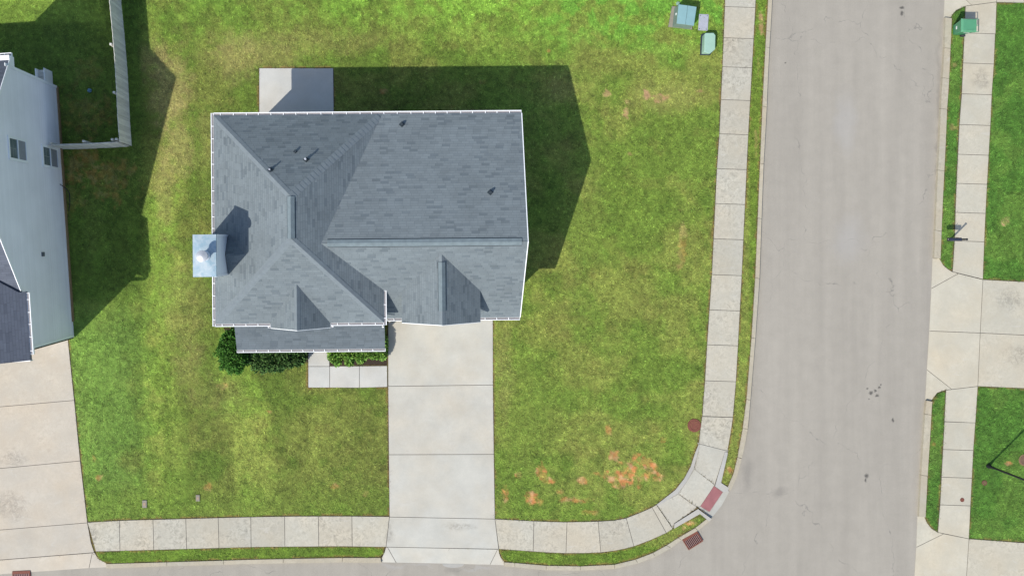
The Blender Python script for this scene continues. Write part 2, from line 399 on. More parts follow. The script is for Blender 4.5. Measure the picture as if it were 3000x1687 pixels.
# kerbs (outer = road side, inner = lawn side)
K_W_O = [(-400, 2276), (0, 2262), (34, 2261), (172, 2252), (345, 2245), (500, 2236), (815, 2225), (990, 2213), (1165, 2199), (1187, 2200 - 3), (1256, 2191), (1304, 2182), (1346, 2172), (1394, 2159), (1437, 2140)]
K_W_I = [(-400, 2262), (0, 2250), (138, 2242), (310, 2233), (483, 2226), (815, 2212), (990, 2201), (1165, 2187), (1187, 2184), (1256, 2175), (1339, 2160), (1425, 2131)]
kerb_w = strip_y(K_W_I, K_W_O, [-400, -230, -80, 92, 140, 313, 480, 640, 815, 990, 1170, 1255, 1340, 1428])
kerb_w[-1] = [(2160, 1339), (2149, 1385), (2131, 1426), (2140, 1437), (2159, 1394), (2173, 1342)]
KO = [(2087, 1519), (2045, 1553), (1997, 1580), (1966, 1604), (1921, 1629), (1869, 1649), (1800, 1665), (1700, 1670), (1600, 1669), (1508, 1660), (1478, 1657.5)]
KI = [(2076, 1514), (2036, 1545), (1986, 1574), (1952, 1596), (1912, 1618), (1862, 1637), (1800, 1652), (1700, 1657), (1600, 1655), (1508, 1647), (1477, 1645)]
kerb_c = []
for i in range(len(KO) - 1): kerb_c.append([KI[i], KO[i], KO[i + 1], KI[i + 1]])
K_B_T = [(310, 1650), (489, 1645), (655, 1640), (750, 1637), (1003, 1632), (1113, 1632)]
K_B_B = [(311, 1664), (489, 1657), (655, 1653), (750, 1650), (1003, 1646), (1117, 1648)]
kerb_b = strip_x(K_B_T, K_B_B, [(310, 311), (489, 489), (655, 655), (830, 830), (1003, 1003), (1115, 1118)])
KE_O = [(52, 2768.5), (142, 2766), (249, 2759), (320, 2755), (400, 2752), (600, 2742), (676, 2739), (757, 2735.6)]
KE_I = [(52, 2788), (142, 2784), (249, 2779.5), (320, 2774), (400, 2771), (600, 2761), (676, 2758), (757, 2755)]
kerb_e = strip_y(KE_O, KE_I, [53, 142, 230, 320, 500, 676, 757])
KE2_O = [(1176, 2714), (1187, 2711), (1273, 2705), (1390, 2697.7), (1513, 2691)]
KE2_I = [(1176, 2731), (1187, 2729.5), (1256, 2726), (1394, 2717), (1513, 2711)]
kerb_e2 = strip_y(KE2_O, KE2_I, [1174, 1213.6, 1392, 1513])

# ---- rasters of the plan, used for the turf
RX0, RY0, RX1, RY1 = -160, -160, 3160, 1860
def raster(polys, arr=None):
    if arr is None: arr = np.zeros((RY1 - RY0, RX1 - RX0), bool)
    for P in polys:
        P = np.array([(p[0], p[1]) for p in P], float)
        x0, x1 = int(max(P[:, 0].min() - 1, RX0)), int(min(P[:, 0].max() + 2, RX1)); y0, y1 = int(max(P[:, 1].min() - 1, RY0)), int(min(P[:, 1].max() + 2, RY1))
        if x1 <= x0 or y1 <= y0: continue
        X, Y = np.meshgrid(np.arange(x0, x1) + .5, np.arange(y0, y1) + .5); ins = np.zeros(X.shape, bool)
        n = len(P)
        for i in range(n):
            ax, ay = P[i]; bx, by = P[(i + 1) % n]
            if ay == by: continue
            c = ((ay > Y) != (by > Y)) & (X < (bx - ax) * (Y - ay) / (by - ay) + ax)
            ins ^= c
        arr[y0 - RY0:y1 - RY0, x0 - RX0:x1 - RX0] |= ins
    return arr
def dilate(a, r):
    o = a.copy()
    for _ in range(r):
        b = o.copy(); b[1:] |= o[:-1]; b[:-1] |= o[1:]; b[:, 1:] |= o[:, :-1]; b[:, :-1] |= o[:, 1:]; o = b
    return o
roadpoly = [[(x, y) for y, x in K_W_O if y < 1437] + KO + [(1440, 1657), (1119, 1648)] + [(1117, 1648)] + [(b, a) for b, a in reversed(K_B_B)][1:] + [(311, 1664), (0, 1684), (-400, 1702), (-400, 1900), (2672, 1900), (2688, 1605), (2691, 1513)]
            + [(x, y) for y, x in reversed(KE2_O)] + [(2719, 1083), (2726, 970), (2732, 846)] + [(x, y) for y, x in reversed(KE_O)] + [(2773, -60), (2780, -400)]]
aprons = apron_main + nbr_apron + east_ap1 + east_ap2 + east_ap0 + ramp[1:2] + ramp_edge[2:3]
flat = walk_w + ramp + landing + ramp_edge + walk_bend + walk_br + walk_bl + drive + apron_up + walkway + patio + nbr_drive + walk_e + east_dr1 + walk_e2 + east_dr2 + east_dr0
kerbs = kerb_w + kerb_c + kerb_b + kerb_e + kerb_e2
R_road = raster(roadpoly); R_low = raster(aprons + ramp + ramp_edge[2:3] + landing, dilate(R_road, 4)); R_kerb = raster(kerbs)
R_hard = raster(flat, R_low | R_kerb)
bed = [[(966, 990), (1134, 980), (1134, 1069), (966, 1071)]]
R_bed = raster(bed)
houses = [[(702, 402), (1480, 402), (1480, 890), (702, 890)], [(720, 890), (1120, 890), (1120, 985), (720, 985)], [(-160, 255), (168, 255), (217, 985), (-160, 1010)]]
R_house = raster(houses)
R_noblade = R_hard | R_bed | R_house
R_e1 = dilate(R_hard, 2); R_e2 = dilate(R_hard, 5)
def samp(R, px, py):
    xi_ = np.clip((px - RX0).astype(int), 0, R.shape[1] - 1); yi_ = np.clip((py - RY0).astype(int), 0, R.shape[0] - 1)
    return R[yi_, xi_]

# ---- numpy value noise
def vnoise(x, y, sc, seed):
    r = np.random.default_rng(seed); n = 256; T = r.random((n, n))
    x = x / sc; y = y / sc; ix = np.floor(x).astype(int); iy = np.floor(y).astype(int); fx = x - ix; fy = y - iy
    fx = fx * fx * (3 - 2 * fx); fy = fy * fy * (3 - 2 * fy); g = lambda a, b: T[a % n, b % n]
    return (g(ix, iy) * (1 - fx) + g(ix + 1, iy) * fx) * (1 - fy) + (g(ix, iy + 1) * (1 - fx) + g(ix + 1, iy + 1) * fx) * fy
def fbm(x, y, sc, seed, o=4):
    s = 0; a = 1; t = 0
    for i in range(o): s = s + a * vnoise(x, y, sc / 2 ** i, seed + i); t += a; a *= .55
    return s / t
def ss(v, a, b): 
    t = np.clip((v - a) / (b - a), 0, 1); return t * t * (3 - 2 * t)

SOIL = [(1840, 1392, 62, 30, 1), (1815, 1400, 40, 26, 1), (1885, 1352, 30, 14, 1), (1905, 1372, 22, 18, 1), (1868, 1335, 10, 8, .8), (1800, 1332, 13, 12, .9), (1588, 1385, 16, 26, 1), (1600, 1408, 22, 10, .9), (1558, 1460, 24, 16, 1), (1690, 1464, 36, 9, .7),
        (1480, 1452, 9, 18, .8), (1522, 1390, 9, 8, .9), (1705, 1408, 12, 9, .8), (1942, 1290, 8, 10, .6), (1782, 1262, 9, 12, .6), (1750, 1385, 12, 6, .5), (982, 1424, 13, 11, .6), (1072, 1442, 12, 10, .6), (612, 1428, 10, 14, .45), (790, 1205, 11, 7, .6), (1720, 1500, 30, 6, .4), (1640, 1440, 10, 6, .5),
        (1893, 283, 12, 13, .9), (1938, 288, 22, 10, 1), (1838, 302, 8, 10, .6), (1833, 335, 10, 20, .9), (1778, 275, 8, 12, .7), (2048, 268, 11, 7, .8), (1845, 450, 8, 10, .6), (2000, 700, 10, 60, .35), (1995, 750, 14, 30, .35), (1415, 240, 9, 6, .5), (1125, 268, 10, 6, .6), (1608, 150, 6, 4, .5),
        (2229, 68, 6, 28, .8), (2222, 200, 5, 40, .4), (2215, 430, 5, 40, .4), (2026, 1532, 24, 8, 1), (2005, 1545, 10, 12, .7), (2138, 1378, 7, 10, .8), (2170, 1275, 4, 5, .7), (2946, 650, 11, 10, .9), (2952, 1357, 9, 5, .9), (2796, 190, 6, 6, .5), (2792, 375, 12, 10, .5), (2734, 1300, 6, 5, .5), (275, 1345, 7, 14, .6), (290, 1400, 9, 9, .6),
        (240, 480, 60, 70, .5), (330, 530, 60, 60, .4), (250, 330, 70, 60, .3), (250, 200, 40, 40, .2), (1330, 360, 60, 40, .12), (205, 570, 40, 60, .25), (650, 1130, 14, 8, .5)]
PALE = [(452, 170, 40, 60, .7), (500, 260, 62, 120, .95), (520, 430, 50, 130, .85), (480, 560, 34, 150, .6), (690, 170, 60, 90, .5), (600, 420, 30, 120, .35), (760, 160, 200, 45, .45), (540, 900, 80, 160, .4), (1950, 285, 120, 50, .3), (270, 700, 25, 200, .1), (2090, 1100, 20, 100, .2), (560, 1080, 60, 60, .35), (640, 1160, 80, 60, .3), (1700, 620, 80, 300, .15), (850, 120, 300, 40, .3), (1650, 250, 40, 60, .4), (1480, 1100, 26, 160, .35)]
def lawn(px, py):
    n0 = fbm(px, py, 260, 1); n1 = fbm(px, py, 90, 5); n2 = fbm(px, py, 28, 9, 3); n3 = fbm(px, py, 9, 15, 2)
    A = np.array([129, 145, 70.]); B = np.array([110, 138, 58.]); L = np.array([126, 170, 66.]); D = np.array([172, 166, 108.]); E = np.array([74, 106, 40.]); O = np.array([120, 112, 66.])
    def mx(c, d, w): return c * (1 - w[:, None]) + d * w[:, None]
    c = mx(np.tile(A, (len(px), 1)), B, ss(n1 * .6 + n0 * .4, .42, .60))
    c = mx(c, O, ss(fbm(px, py, 60, 40), .58, .75) * .2)
    # mowing bands
    band = ss(np.sin(px / 38.0 + n0 * 3), -.3, .3) * ss(900 - np.abs(px - 500) - 0 * py, 300, 700) * ss(py, 380, 600)
    c = c * (1 + .20 * (band[:, None] - .5) * ss(-px, -1500, -1100)[:, None])
    c = mx(c, B * .96, ss(px, 470, 485) * ss(-px, -560, -545) * ss(py, 880, 1000) * .5)
    # lush strip along the top, right lawn, left front
    top = ss(-py + (n1 - .5) * 150, -210, -20) * ss(px, 400, 460) * ss(-px, -2300, -2200)
    c = mx(c, L, top * (.35 + .6 * ss(n2, .35, .6)) * (.55 + .45 * ss(px, 700, 1250)))
    c = mx(c, np.array([96, 152, 58.]), top * ss(px, 1500, 1700) * ss(n2, .45, .6) * .6)
    lf = ss(-px + (n1 - .5) * 160, -470, -330) * ss(py, 800, 1000) * ss(px, 150, 200)
    c = mx(c, np.array([112, 150, 70.]), lf * .75)
    c = mx(c, B * 1.0, ss(px, 1450, 1500) * ss(-px, -1700, -1560) * ss(py, 950, 1100) * .6)
    c = mx(c, B, ss(py, 1380, 1480) * ss(-px, -1500, -1450) * .6)
    rt = ss(px, 2700, 2710)
    c = mx(c, mx(np.tile(np.array([76, 120, 48.]), (len(px), 1)), np.array([92, 130, 56.]), ss(n1, .45, .62)), rt * .95)
    vg = ss(px, 2190, 2200) * ss(-px, -2280, -2270); vb = ss(py, 1600, 1602) * ss(-py, -1665, -1660)
    c = mx(c, np.array([98, 130, 46.]), np.clip(vg + vb, 0, 1) * .7)
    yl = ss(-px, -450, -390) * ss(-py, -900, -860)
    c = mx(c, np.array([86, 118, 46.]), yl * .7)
    c = mx(c, np.array([126, 158, 66.]), ss(-px, -320, -290) * ss(-py, -75, -60) * .8)
    c = mx(c, E, ss(fbm(px, py, 45, 61, 3), .62, .75) * .2)
    for x, y, rx, ry, w in PALE:
        d = np.hypot((px - x) / rx, (py - y) / ry) + (n2 - .5) * 1.1 + (n3 - .5) * .5
        c = mx(c, D, ss(-d, -1.35, -.35) * w * .75)
    c = c * (1 + (n2[:, None] - .5) * .18 + (n3[:, None] - .5) * .34)
    # bare soil
    soil = np.zeros(len(px))
    for x, y, rx, ry, w in SOIL:
        d = np.hypot((px - x) / (rx * .88), (py - y) / (ry * .88)) + (n2 - .5) * 1.9 + (fbm(px, py, 12, 33, 3) - .5) * 1.6
        soil = np.maximum(soil, ss(-d, -1.3, -.85) * w)
    soil = soil * (.35 + .65 * ss(fbm(px, py, 13, 133, 3), .38, .50))
    e1 = samp(R_e1, px, py); e2 = samp(R_e2, px, py) & (fbm(px, py, 30, 77, 3) > .52)
    so_ = np.tile(np.array([192, 134, 84.]), (len(px), 1)); pal = ((py < 700) & (px > 1700))[:, None]; so_ = np.where(pal, np.array([186, 154, 120.]), so_); so_ = mx(so_, np.array([186, 154, 112.]), ss(fbm(px, py, 14, 51, 2), .45, .65))
    so_ = so_ * (1 + (n3[:, None] - .5) * .4)
    c = mx(c, so_, np.clip(soil, 0, 1)); c = mx(c, np.array([150, 120, 80.]), e2 * .55 * (1 - soil)); c = mx(c, np.array([92, 80, 56.]), e1 * .75)  # slab edges: tan soil, then a dark line of soil and painted gap shade
    return lin(np.clip(c, 5, 250)) * np.array([1.86, 1.70, 1.56]) / EXPG, soil

def np_mesh(name, verts, faces, mat, col=None, k=4):
    me = bpy.data.meshes.new(name); nv = len(verts); nf = len(faces)
    me.vertices.add(nv); me.vertices.foreach_set('co', np.ascontiguousarray(verts, np.float32).ravel())
    me.loops.add(nf * k); me.loops.foreach_set('vertex_index', np.ascontiguousarray(faces, np.int32).ravel())
    me.polygons.add(nf); me.polygons.foreach_set('loop_start', np.arange(0, nf * k, k, dtype=np.int32))
    try: me.polygons.foreach_set('loop_total', np.full(nf, k, np.int32))
    except Exception: pass
    me.update(calc_edges=True)
    if col is not None:
        a = me.attributes.new('col', 'FLOAT_COLOR', 'POINT'); cc = np.ones((nv, 4), np.float32); cc[:, :3] = col
        a.data.foreach_set('color', cc.ravel())
    me.materials.append(mat); o = bpy.data.objects.new(name, me); C.objects.link(o); return o

# ---------------------------------------------------------------- setting
STEP = 4.5
gx = np.arange(-150, 3151, STEP); gy = np.arange(-150, 1851, STEP); GX, GY = np.meshgrid(gx, gy); px = GX.ravel(); py = GY.ravel()
low = samp(R_low, px, py); zz = np.where(low, -.22, 0.0) + np.where(low, 0, (fbm(px, py, 60, 3) - .5) * .03 - .01)
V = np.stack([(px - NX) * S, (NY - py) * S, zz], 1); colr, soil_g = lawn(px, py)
nxg, nyg = len(gx), len(gy); idx = np.arange(nxg * nyg).reshape(nyg, nxg)
F = np.stack([idx[:-1, :-1], idx[1:, :-1], idx[1:, 1:], idx[:-1, 1:]], -1).reshape(-1, 4)
lawn_o = np_mesh('lawn', V, F, M['ground'], colr * .86); tag(lawn_o, kind='structure')

# blades
NB = 900000
bx = RNG.uniform(-60, 3060, NB); by = RNG.uniform(-60, 1747, NB)
ok = ~samp(R_noblade, bx, by); bx = bx[ok]; by = by[ok]
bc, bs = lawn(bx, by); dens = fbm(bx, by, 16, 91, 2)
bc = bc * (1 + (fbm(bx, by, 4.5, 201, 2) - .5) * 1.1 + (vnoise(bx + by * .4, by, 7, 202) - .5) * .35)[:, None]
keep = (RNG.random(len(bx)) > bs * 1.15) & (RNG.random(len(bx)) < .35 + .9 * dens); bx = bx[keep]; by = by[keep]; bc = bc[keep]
n = len(bx); ang = RNG.uniform(0, 2 * np.pi, n) + (fbm(bx, by, 40, 70, 2) - .5) * 4; ln = RNG.uniform(.05, .16, n); wd_ = RNG.uniform(.012, .026, n); hh = RNG.uniform(.02, .06, n)
far = (bx > 2700); ln = np.where(far, ln * 1.2, ln)
X0 = (bx - NX) * S; Y0 = (NY - by) * S; dx, dy = np.cos(ang), np.sin(ang)
v0 = np.stack([X0 - dy * wd_ / 2, Y0 + dx * wd_ / 2, np.full(n, -.01)], 1); v1 = np.stack([X0 + dy * wd_ / 2, Y0 - dx * wd_ / 2, np.full(n, -.01)], 1)
v2 = np.stack([X0 + dx * ln, Y0 + dy * ln, hh], 1)
BV = np.stack([v0, v1, v2], 1).reshape(-1, 3); br = (RNG.uniform(.62, 1.45, n) * np.where(RNG.random(n) < .10, .35, 1) * np.where(RNG.random(n) < .06, 1.5, 1))[:, None]; tint = 1 + RNG.normal(0, .05, (n, 3)); bcol = bc * br * tint
BC = np.repeat(bcol, 3, 0)
blades = np_mesh('lawn_grass', BV, np.arange(3 * n).reshape(-1, 3), M['blade'], BC, 3)
tag(blades, 'short mown green and straw coloured lawn grass', 'grass', kind='stuff')

# outer ground
def sheet(name, rects, z, mat, kind='structure', colour=None):
    m = MB()
    for x0, y0, x1, y1 in rects: m.poly([G(x0, y1, z), G(x1, y1, z), G(x1, y0, z), G(x0, y0, z)])
    o = m.build(name, mat); tag(o, kind=kind)
    if colour:
        a = o.data.attributes.new('col', 'FLOAT_COLOR', 'POINT')
        for d in a.data: d.color = (*colour, 1)
    return o
sheet('ground', [(-12000, -12000, 14000, 14000)], -.34, M['ground'], colour=alb(138, 158, 74))
sheet('far_lawn', [(-9000, -9000, -149, 1640), (-149, -9000, 2240, -149), (2800, -9000, 9000, -149), (3149, -149, 9000, 1850)], -.03, M['ground'], colour=alb(138, 158, 74))
sheet('road', [(-6000, 1600, 2900, 2150), (1850, -9000, 2900, 1600)], -.12, M['asphalt'])

def inset(P, d):
    n = len(P); P = [Vector((a, b)) for a, b in P]; out = []
    ar = sum(P[i].x * P[(i + 1) % n].y - P[(i + 1) % n].x * P[i].y for i in range(n)); sg = 1 if ar > 0 else -1
    for i in range(n):
        a, b, c = P[i - 1], P[i], P[(i + 1) % n]; e1 = (b - a).normalized(); e2 = (c - b).normalized()
        n1 = Vector((-e1.y, e1.x)) * sg; n2 = Vector((-e2.y, e2.x)) * sg; k = 1 + n1.dot(n2)
        out.append(b + (n1 + n2) * (d / max(k, .35)))
    return [(p.x, p.y) for p in out]
def slabs(name, polys, col, dirt, zf=None, ins=.75, thick=.1, jitter=.04, top=.022, joint=True):
    m = MB(); cols = []; j = MB()
    for P in polys:
        q = inset(P, ins); f0 = len(m.f)
        z = (lambda x, y: top) if zf is None else zf
        m.slab([G(x, y, z(x, y)) for x, y in q], thick)
        k = 1 + random.uniform(-jitter, jitter); w = random.uniform(-.012, .012)
        c = (col[0] * k * (1 + w), col[1] * k, col[2] * k * (1 - w), dirt * random.uniform(.55, 1.25))
        cols += [c] * (len(m.f) - f0)
    o = m.build(name, M['concrete']); tag(o, kind='structure')
    a = o.data.attributes.new('slab', 'FLOAT_COLOR', 'CORNER')
    for p in o.data.polygons:
        for li in p.loop_indices: a.data[li].color = cols[p.index]
    if joint:
        for P in polys:
            z = (lambda x, y: top) if zf is None else zf
            j.slab([G(x, y, z(x, y) - .012) for x, y in inset(P, .02)], thick)
        tag(j.build(name + '_joint_filler', M['joint']), kind='structure')
    return o
CW = alb(224, 217, 197); CD = alb(226, 222, 208); CN = alb(224, 214, 196); CE = alb(226, 218, 196); CP = alb(230, 228, 219)
slabs('sidewalk', walk_w + walk_bend + walk_br + walk_bl, CW, .85, jitter=.06)
slabs('east_sidewalk', walk_e + walk_e2, CE, .30)
slabs('driveway', drive + apron_up, CD, .10, jitter=.01)
slabs('path', walkway, CP, .03, jitter=.01)
slabs('patio', patio, CP, .03)
slabs('neighbour_driveway', nbr_drive, CN, .28, jitter=.015)
slabs('east_driveway', east_dr1 + east_dr2 + east_dr0, CE, .45, jitter=.015)
def zslope(inner, outer):
    """height falls from .022 at the inner y (or x) to -.112 at the outer"""
    def f(x, y): t = min(max((y - inner) / (outer - inner), 0), 1); return .022 - .134 * t
    return f
slabs('driveway_apron', apron_main, CD, .10, zslope(1605, 1655), jitter=.01)
def zn(x, y): t = min(max((y - (1670 - 52 * (x + 400) / 677)) / 44, 0), 1); return .022 - .134 * t
slabs('neighbour_apron', nbr_apron, CN, .15, zn, jitter=.01)
def ze(x, y): e = 2785 - (y - 0) * .0545; t = min(max((e + 60 - x) / 60, 0), 1); return .022 - .134 * t if x < e + 60 else .022
slabs('east_apron', east_ap1 + east_ap2 + east_ap0, CE, .25, ze, jitter=.015)
def zr(x, y): d = ((x - 2036) * .77 + (y - 1410) * .64); t = min(max((d - 10) / 95, 0), 1); return .022 - .13 * t
slabs('corner_ramp_base', ramp, alb(205, 200, 186), .4, lambda x, y: zr(x, y) - .012, ins=-2.2, joint=False, jitter=0)
slabs('corner_ramp', ramp, alb(222, 217, 200), .45, zr, joint=False)
slabs('corner_ramp_landing', landing + ramp_edge[2:3], alb(218, 214, 200), .2, zr, ins=.3)
slabs('ramp_border', ramp_edge[0:1] + ramp_edge[1:2] + ramp_edge[3:], alb(214, 210, 200), .2, top=.038, ins=.15, thick=.22)
slabs('kerb', kerb_w + kerb_c + kerb_b + kerb_e + kerb_e2, alb(216, 206, 182), .55, top=.03, thick=.3, ins=.5, joint=False)
# concrete gutter apron pieces at the kerb foot and the small half round patch by the drive
m = MB(); c0 = G(1328, 1653); pts = []
for i in range(17):
    t_ = math.pi * i / 16; pts.append(Vector((c0.x + math.cos(t_) * 32 * S, c0.y - math.sin(t_) * 11.5 * S, -.10)))
m.slab(pts, .06); o = m.build('gutter_patch', M['concrete']); tag(o, kind='structure')
a = o.data.attributes.new('slab', 'FLOAT_COLOR', 'CORNER')
for d in a.data: d.color = (*alb(206, 204, 196), .3)
m = MB(); m.slab([G(x, y, .012) for x, y in bed[0]], .1); tag(m.build('planting_bed', M['mulch']), kind='structure')
m = MB(); m.slab([G(x, y, .012) for x, y in [(655, 960), (902, 960), (902, 1062), (800, 1078), (690, 1060)]], .1); tag(m.build('planting_bed', M['mulch']), kind='structure')

# ---------------------------------------------------------------- MAIN HOUSE
x0, x1, y0, y1 = -8.71, -1.19, -3.58, 5.71; xr, yb, yf = -4.95, 1.95, .18; ZE = 4.8; ZT = 7.27; ZR = 6.5; XE = 5.03; YR = -.03; YF = -3.5; ZF = 3.7
mL = (ZT - ZE) / (xr - x0)
fLW = lambda x, y: ZE + (x - x0) * mL
fLE = lambda x, y: ZE + (x1 - x) * mL
fLS = lambda x, y: ZE + (y - y0) * mL
fLN = lambda x, y: ZE + (y1 - y) * mL
fRN = lambda x, y: ZE + (y1 - y) * (ZR - ZE) / (y1 - YR)
fRS = lambda x, y: ZR + (y - YR) * (ZR - ZF) / (YR - YF)
xj = x1 - (ZR - ZE) / mL; yv = YR - (ZR - ZE) * (YR - YF) / (ZR - ZF)
GX0, GXr, GX1, GZ, GZr, GY = -.39, 1.37, 3.13, 4.75, 6.08, -3.60
gs = (GZr - GZ) / (GX1 - GXr); yg1 = YR - (ZR - GZr) * (YR - YF) / (ZR - ZF); yg0 = YR - (ZR - GZ) * (YR - YF) / (ZR - ZF)
SX, SH, SZr, SY = -4.91, 1.33, 5.98, -3.78; ysr = y0 + (SZr - ZE) / mL; sgs = (SZr - ZE) / SH
P = lambda f, *pts: [Vector((x, y, f(x, y))) for x, y in pts]
HR = math.radians(.5); hc = Vector((-2.0, 1.1, 0))
house = thing('main_house', 'whole central house with blue grey shingle roof, white gutters and a metal capped chimney', 'house', (0, 0, 0))
m = MB(); T = .14
m.slab(P(fLW, (x0, y1), (xr, yb), (xr, yf), (x0, y0)), T)
m.slab(P(fLS, (x0, y0), (xr, yf), (x1, y0), (SX + SH, y0), (SX, ysr), (SX - SH, y0)), T)
m.slab(P(fLN, (x0, y1), (x1, y1), (xr, yb)), T)
m.slab(P(fLE, (xr, yb), (x1, y1), (xj, YR), (x1, yv), (x1, y0), (xr, yf)), T)
m.slab(P(fRN, (xj, YR), (x1, y1), (XE, y1), (XE, YR)), T)
m.slab(P(fRS, (xj, YR), (x1, yv), (x1, YF), (GX0 + .2, YF), (GX0 + .2, yg0), (GXr, yg1), (GX1 - .2, yg0), (GX1 - .2, YF), (XE, YF), (XE, YR)), T)
gW = lambda x, y: GZr - (GXr - x) * gs
gE = lambda x, y: GZr - (x - GXr) * gs
m.slab(P(gW, (GX0, yg0), (GX0, GY), (GXr, GY), (GXr, yg1)), T); m.slab(P(gE, (GXr, yg1), (GXr, GY), (GX1, GY), (GX1, yg0)), T)
sW = lambda x, y: SZr - (SX - x) * sgs
sE = lambda x, y: SZr - (x - SX) * sgs
m.slab(P(sW, (SX - SH, y0), (SX - SH, SY), (SX, SY), (SX, ysr)), T); m.slab(P(sE, (SX, ysr), (SX, SY), (SX + SH, SY), (SX + SH, y0)), T)
# saddle behind the chimney
CX0, CX1, CY0, CY1, CZ = -8.97, -8.0, -1.37, .38, 7.6
cyc = (CY0 + CY1) / 2; zc0 = fLW(CX1, 0) + .01; zcr = zc0 + .55; xcr = x0 + (zcr - ZE) / mL
m.slab([(CX1, cyc, zcr), (xcr, cyc, zcr), (CX1, CY1, zc0)], .05); m.slab([(CX1, cyc, zcr), (CX1, CY0, zc0), (xcr, cyc, zcr)], .05)
m.build('roof', M['roof'], house)
m = MB()
YP0, YP1, XP0, XP1 = -5.02, -3.2, -8.2, -1.21
fP = lambda x, y: 2.7 + (y - YP0) * .42
m.slab(P(fP, (XP0, YP0), (XP1, YP0), (XP1, YP1), (XP0, YP1)), .12); m.build('porch_roof', M['roof_p'], house)

def cap(a, b, fa, fb, name, mat, w=.15, lift=.03, step=.0, thick=.03, parent=house, wob=0.0):
    """folded strip over the ridge or hip a-b; fa, fb are the two roof planes"""
    a, b = Vector(a), Vector(b); d = Vector((b.x - a.x, b.y - a.y, 0)); L = d.length; d.normalize(); s = Vector((-d.y, d.x, 0)); m = MB()
    nseg = max(1, int(round(L / step))) if step else 1
    for i in range(nseg):
        pa = a.lerp(b, i / nseg); pb = a.lerp(b, (i + 1.02) / nseg if i < nseg - 1 else 1)
        l0 = lift + (thick * .6 if step else 0); l1 = lift
        ww = w * (1 + random.uniform(-wob, wob))
        for sg, f in ((1, fa), (-1, fb)):
            qa = pa + s * sg * ww; qb = pb + s * sg * ww
            za, zb = f(qa.x, qa.y), f(qb.x, qb.y)
            A = Vector((pa.x, pa.y, pa.z + l0)); B = Vector((pb.x, pb.y, pb.z + l1)); QA = Vector((qa.x, qa.y, za + l0)); QB = Vector((qb.x, qb.y, zb + l1))
            m.slab([A, B, QB, QA], thick + lift * .6)
    o = m.build(name, mat, parent)
    if not step:
        for sg, f in ((1, fa), (-1, fb)):
            e = MB(); q0, q1, q2, q3 = (a + s * sg * w, b + s * sg * w, b + s * sg * (w + .022), a + s * sg * (w + .022))
            e.slab([Vector((q.x, q.y, f(q.x, q.y) + .012)) for q in (q0, q1, q2, q3)], .02); e.build('vent_edge_shade', M['black'], o)  # black strips stand in for the shaded gap beside the vent
    return o
def V3(f, x, y): return (x, y, f(x, y))
cap(V3(fLW, x0 + .1, y0 + .1), (xr, yf, ZT), fLW, fLS, 'hip_cap', M['cap'], .16, .006, .21, .012)
cap(V3(fLN, x0 + .1, y1 - .1), (xr, yb, ZT), fLN, fLW, 'hip_cap', M['cap'], .16, .006, .21, .012)
cap(V3(fLN, x1 - .12, y1 - .12), (xr, yb, ZT), fLE, fLN, 'hip_cap', M['cap'], .17, .010, .20, .022)
cap(V3(fLS, x1 - .1, y0 + .1), (xr, yf, ZT), fLS, fLE, 'hip_cap', M['cap'], .16, .006, .21, .012)
cap((xr, yf + .0, ZT), (xr, yb, ZT), fLW, fLE, 'ridge_vent', M['vent'], .155, .05, .0, .07)
cap((-3.52, YR, ZR), (XE - .26, YR, ZR), fRN, fRS, 'ridge_vent', M['vent'], .155, .05, .0, .07)
cap((GXr, -3.0, GZr), (GXr, -.88, GZr), gW, gE, 'ridge_vent', M['vent'], .155, .05, .0, .07)
cap((GXr, GY, GZr), (GXr, yg1 + .05, GZr), gW, gE, 'ridge_cap', M['cap'], .13, .006, .21, .012)
cap((SX, SY, SZr), (SX, ysr, SZr), sW, sE, 'ridge_cap', M['cap'], .13, .006, .21, .012)

def gutter(a, b, out, parent, w=.115, mat=None, hang=.56, phase=.3):
    """U-shaped gutter along a-b just outside the roof edge; out = outward direction"""
    a, b = Vector(a), Vector(b); d = (b - a); L = d.length; d.normalize(); o = Vector(out).normalized(); up = Vector((0, 0, 1))
    m = MB()
    def bx_(s0, s1, o0, o1, z0, z1):
        pts = [a + d * s + o * q + up * z for z in (z0, z1) for s, q in ((s0, o0), (s1, o0), (s1, o1), (s0, o1))]
        m.hexa(pts)
    bx_(0, L, w - .018, w + .012, -.13, -.01); bx_(0, L, -.02, 0.008, -.13, -.03); bx_(0, .014, 0.008, w - .018, -.13, -.015); bx_(L - .014, L, .008, w - .018, -.13, -.015)
    s = phase
    while s < L - .1:
        bx_(s - .014, s + .014, .0, w - .016, -.022, -.006); s += hang * random.uniform(.9, 1.1)
    g = m.build('gutter', M['white'], parent)
    q = MB(); p4 = [a + d * s_ + o * t_ + up * -.045 for s_, t_ in ((.01, .006), (L - .01, .006), (L - .01, w - .016), (.01, w - .016))]; q.slab(p4, .008); q.build('gutter_trough', M['trough'], g)
    return g
gutter((x0 - .0, y1, ZE), (XE, y1, ZE), (0, 1, 0), house)
gutter((x0, CY1 + .0, ZE), (x0, y1 + .11, ZE), (-1, 0, 0), house)
gutter((x0, y0 - .11, ZE), (x0, CY0, ZE), (-1, 0, 0), house)
gutter((x0, y0, ZE), (SX - SH - .02, y0, ZE), (0, -1, 0), house)
gutter((SX + SH + .02, y0, ZE), (x1, y0, ZE), (0, -1, 0), house)
gutter((x1, y0 - .11, ZE), (x1, yv - .02, ZE), (1, 0, 0), house)
gutter((x1 + .13, YF, ZF), (GX0, YF, ZF), (0, -1, 0), house)
gutter((GX1, YF, ZF), (XE, YF, ZF), (0, -1, 0), house)
gutter((XP0, YP0, 2.7), (XP1 + .02, YP0, 2.7), (0, -1, 0), house)
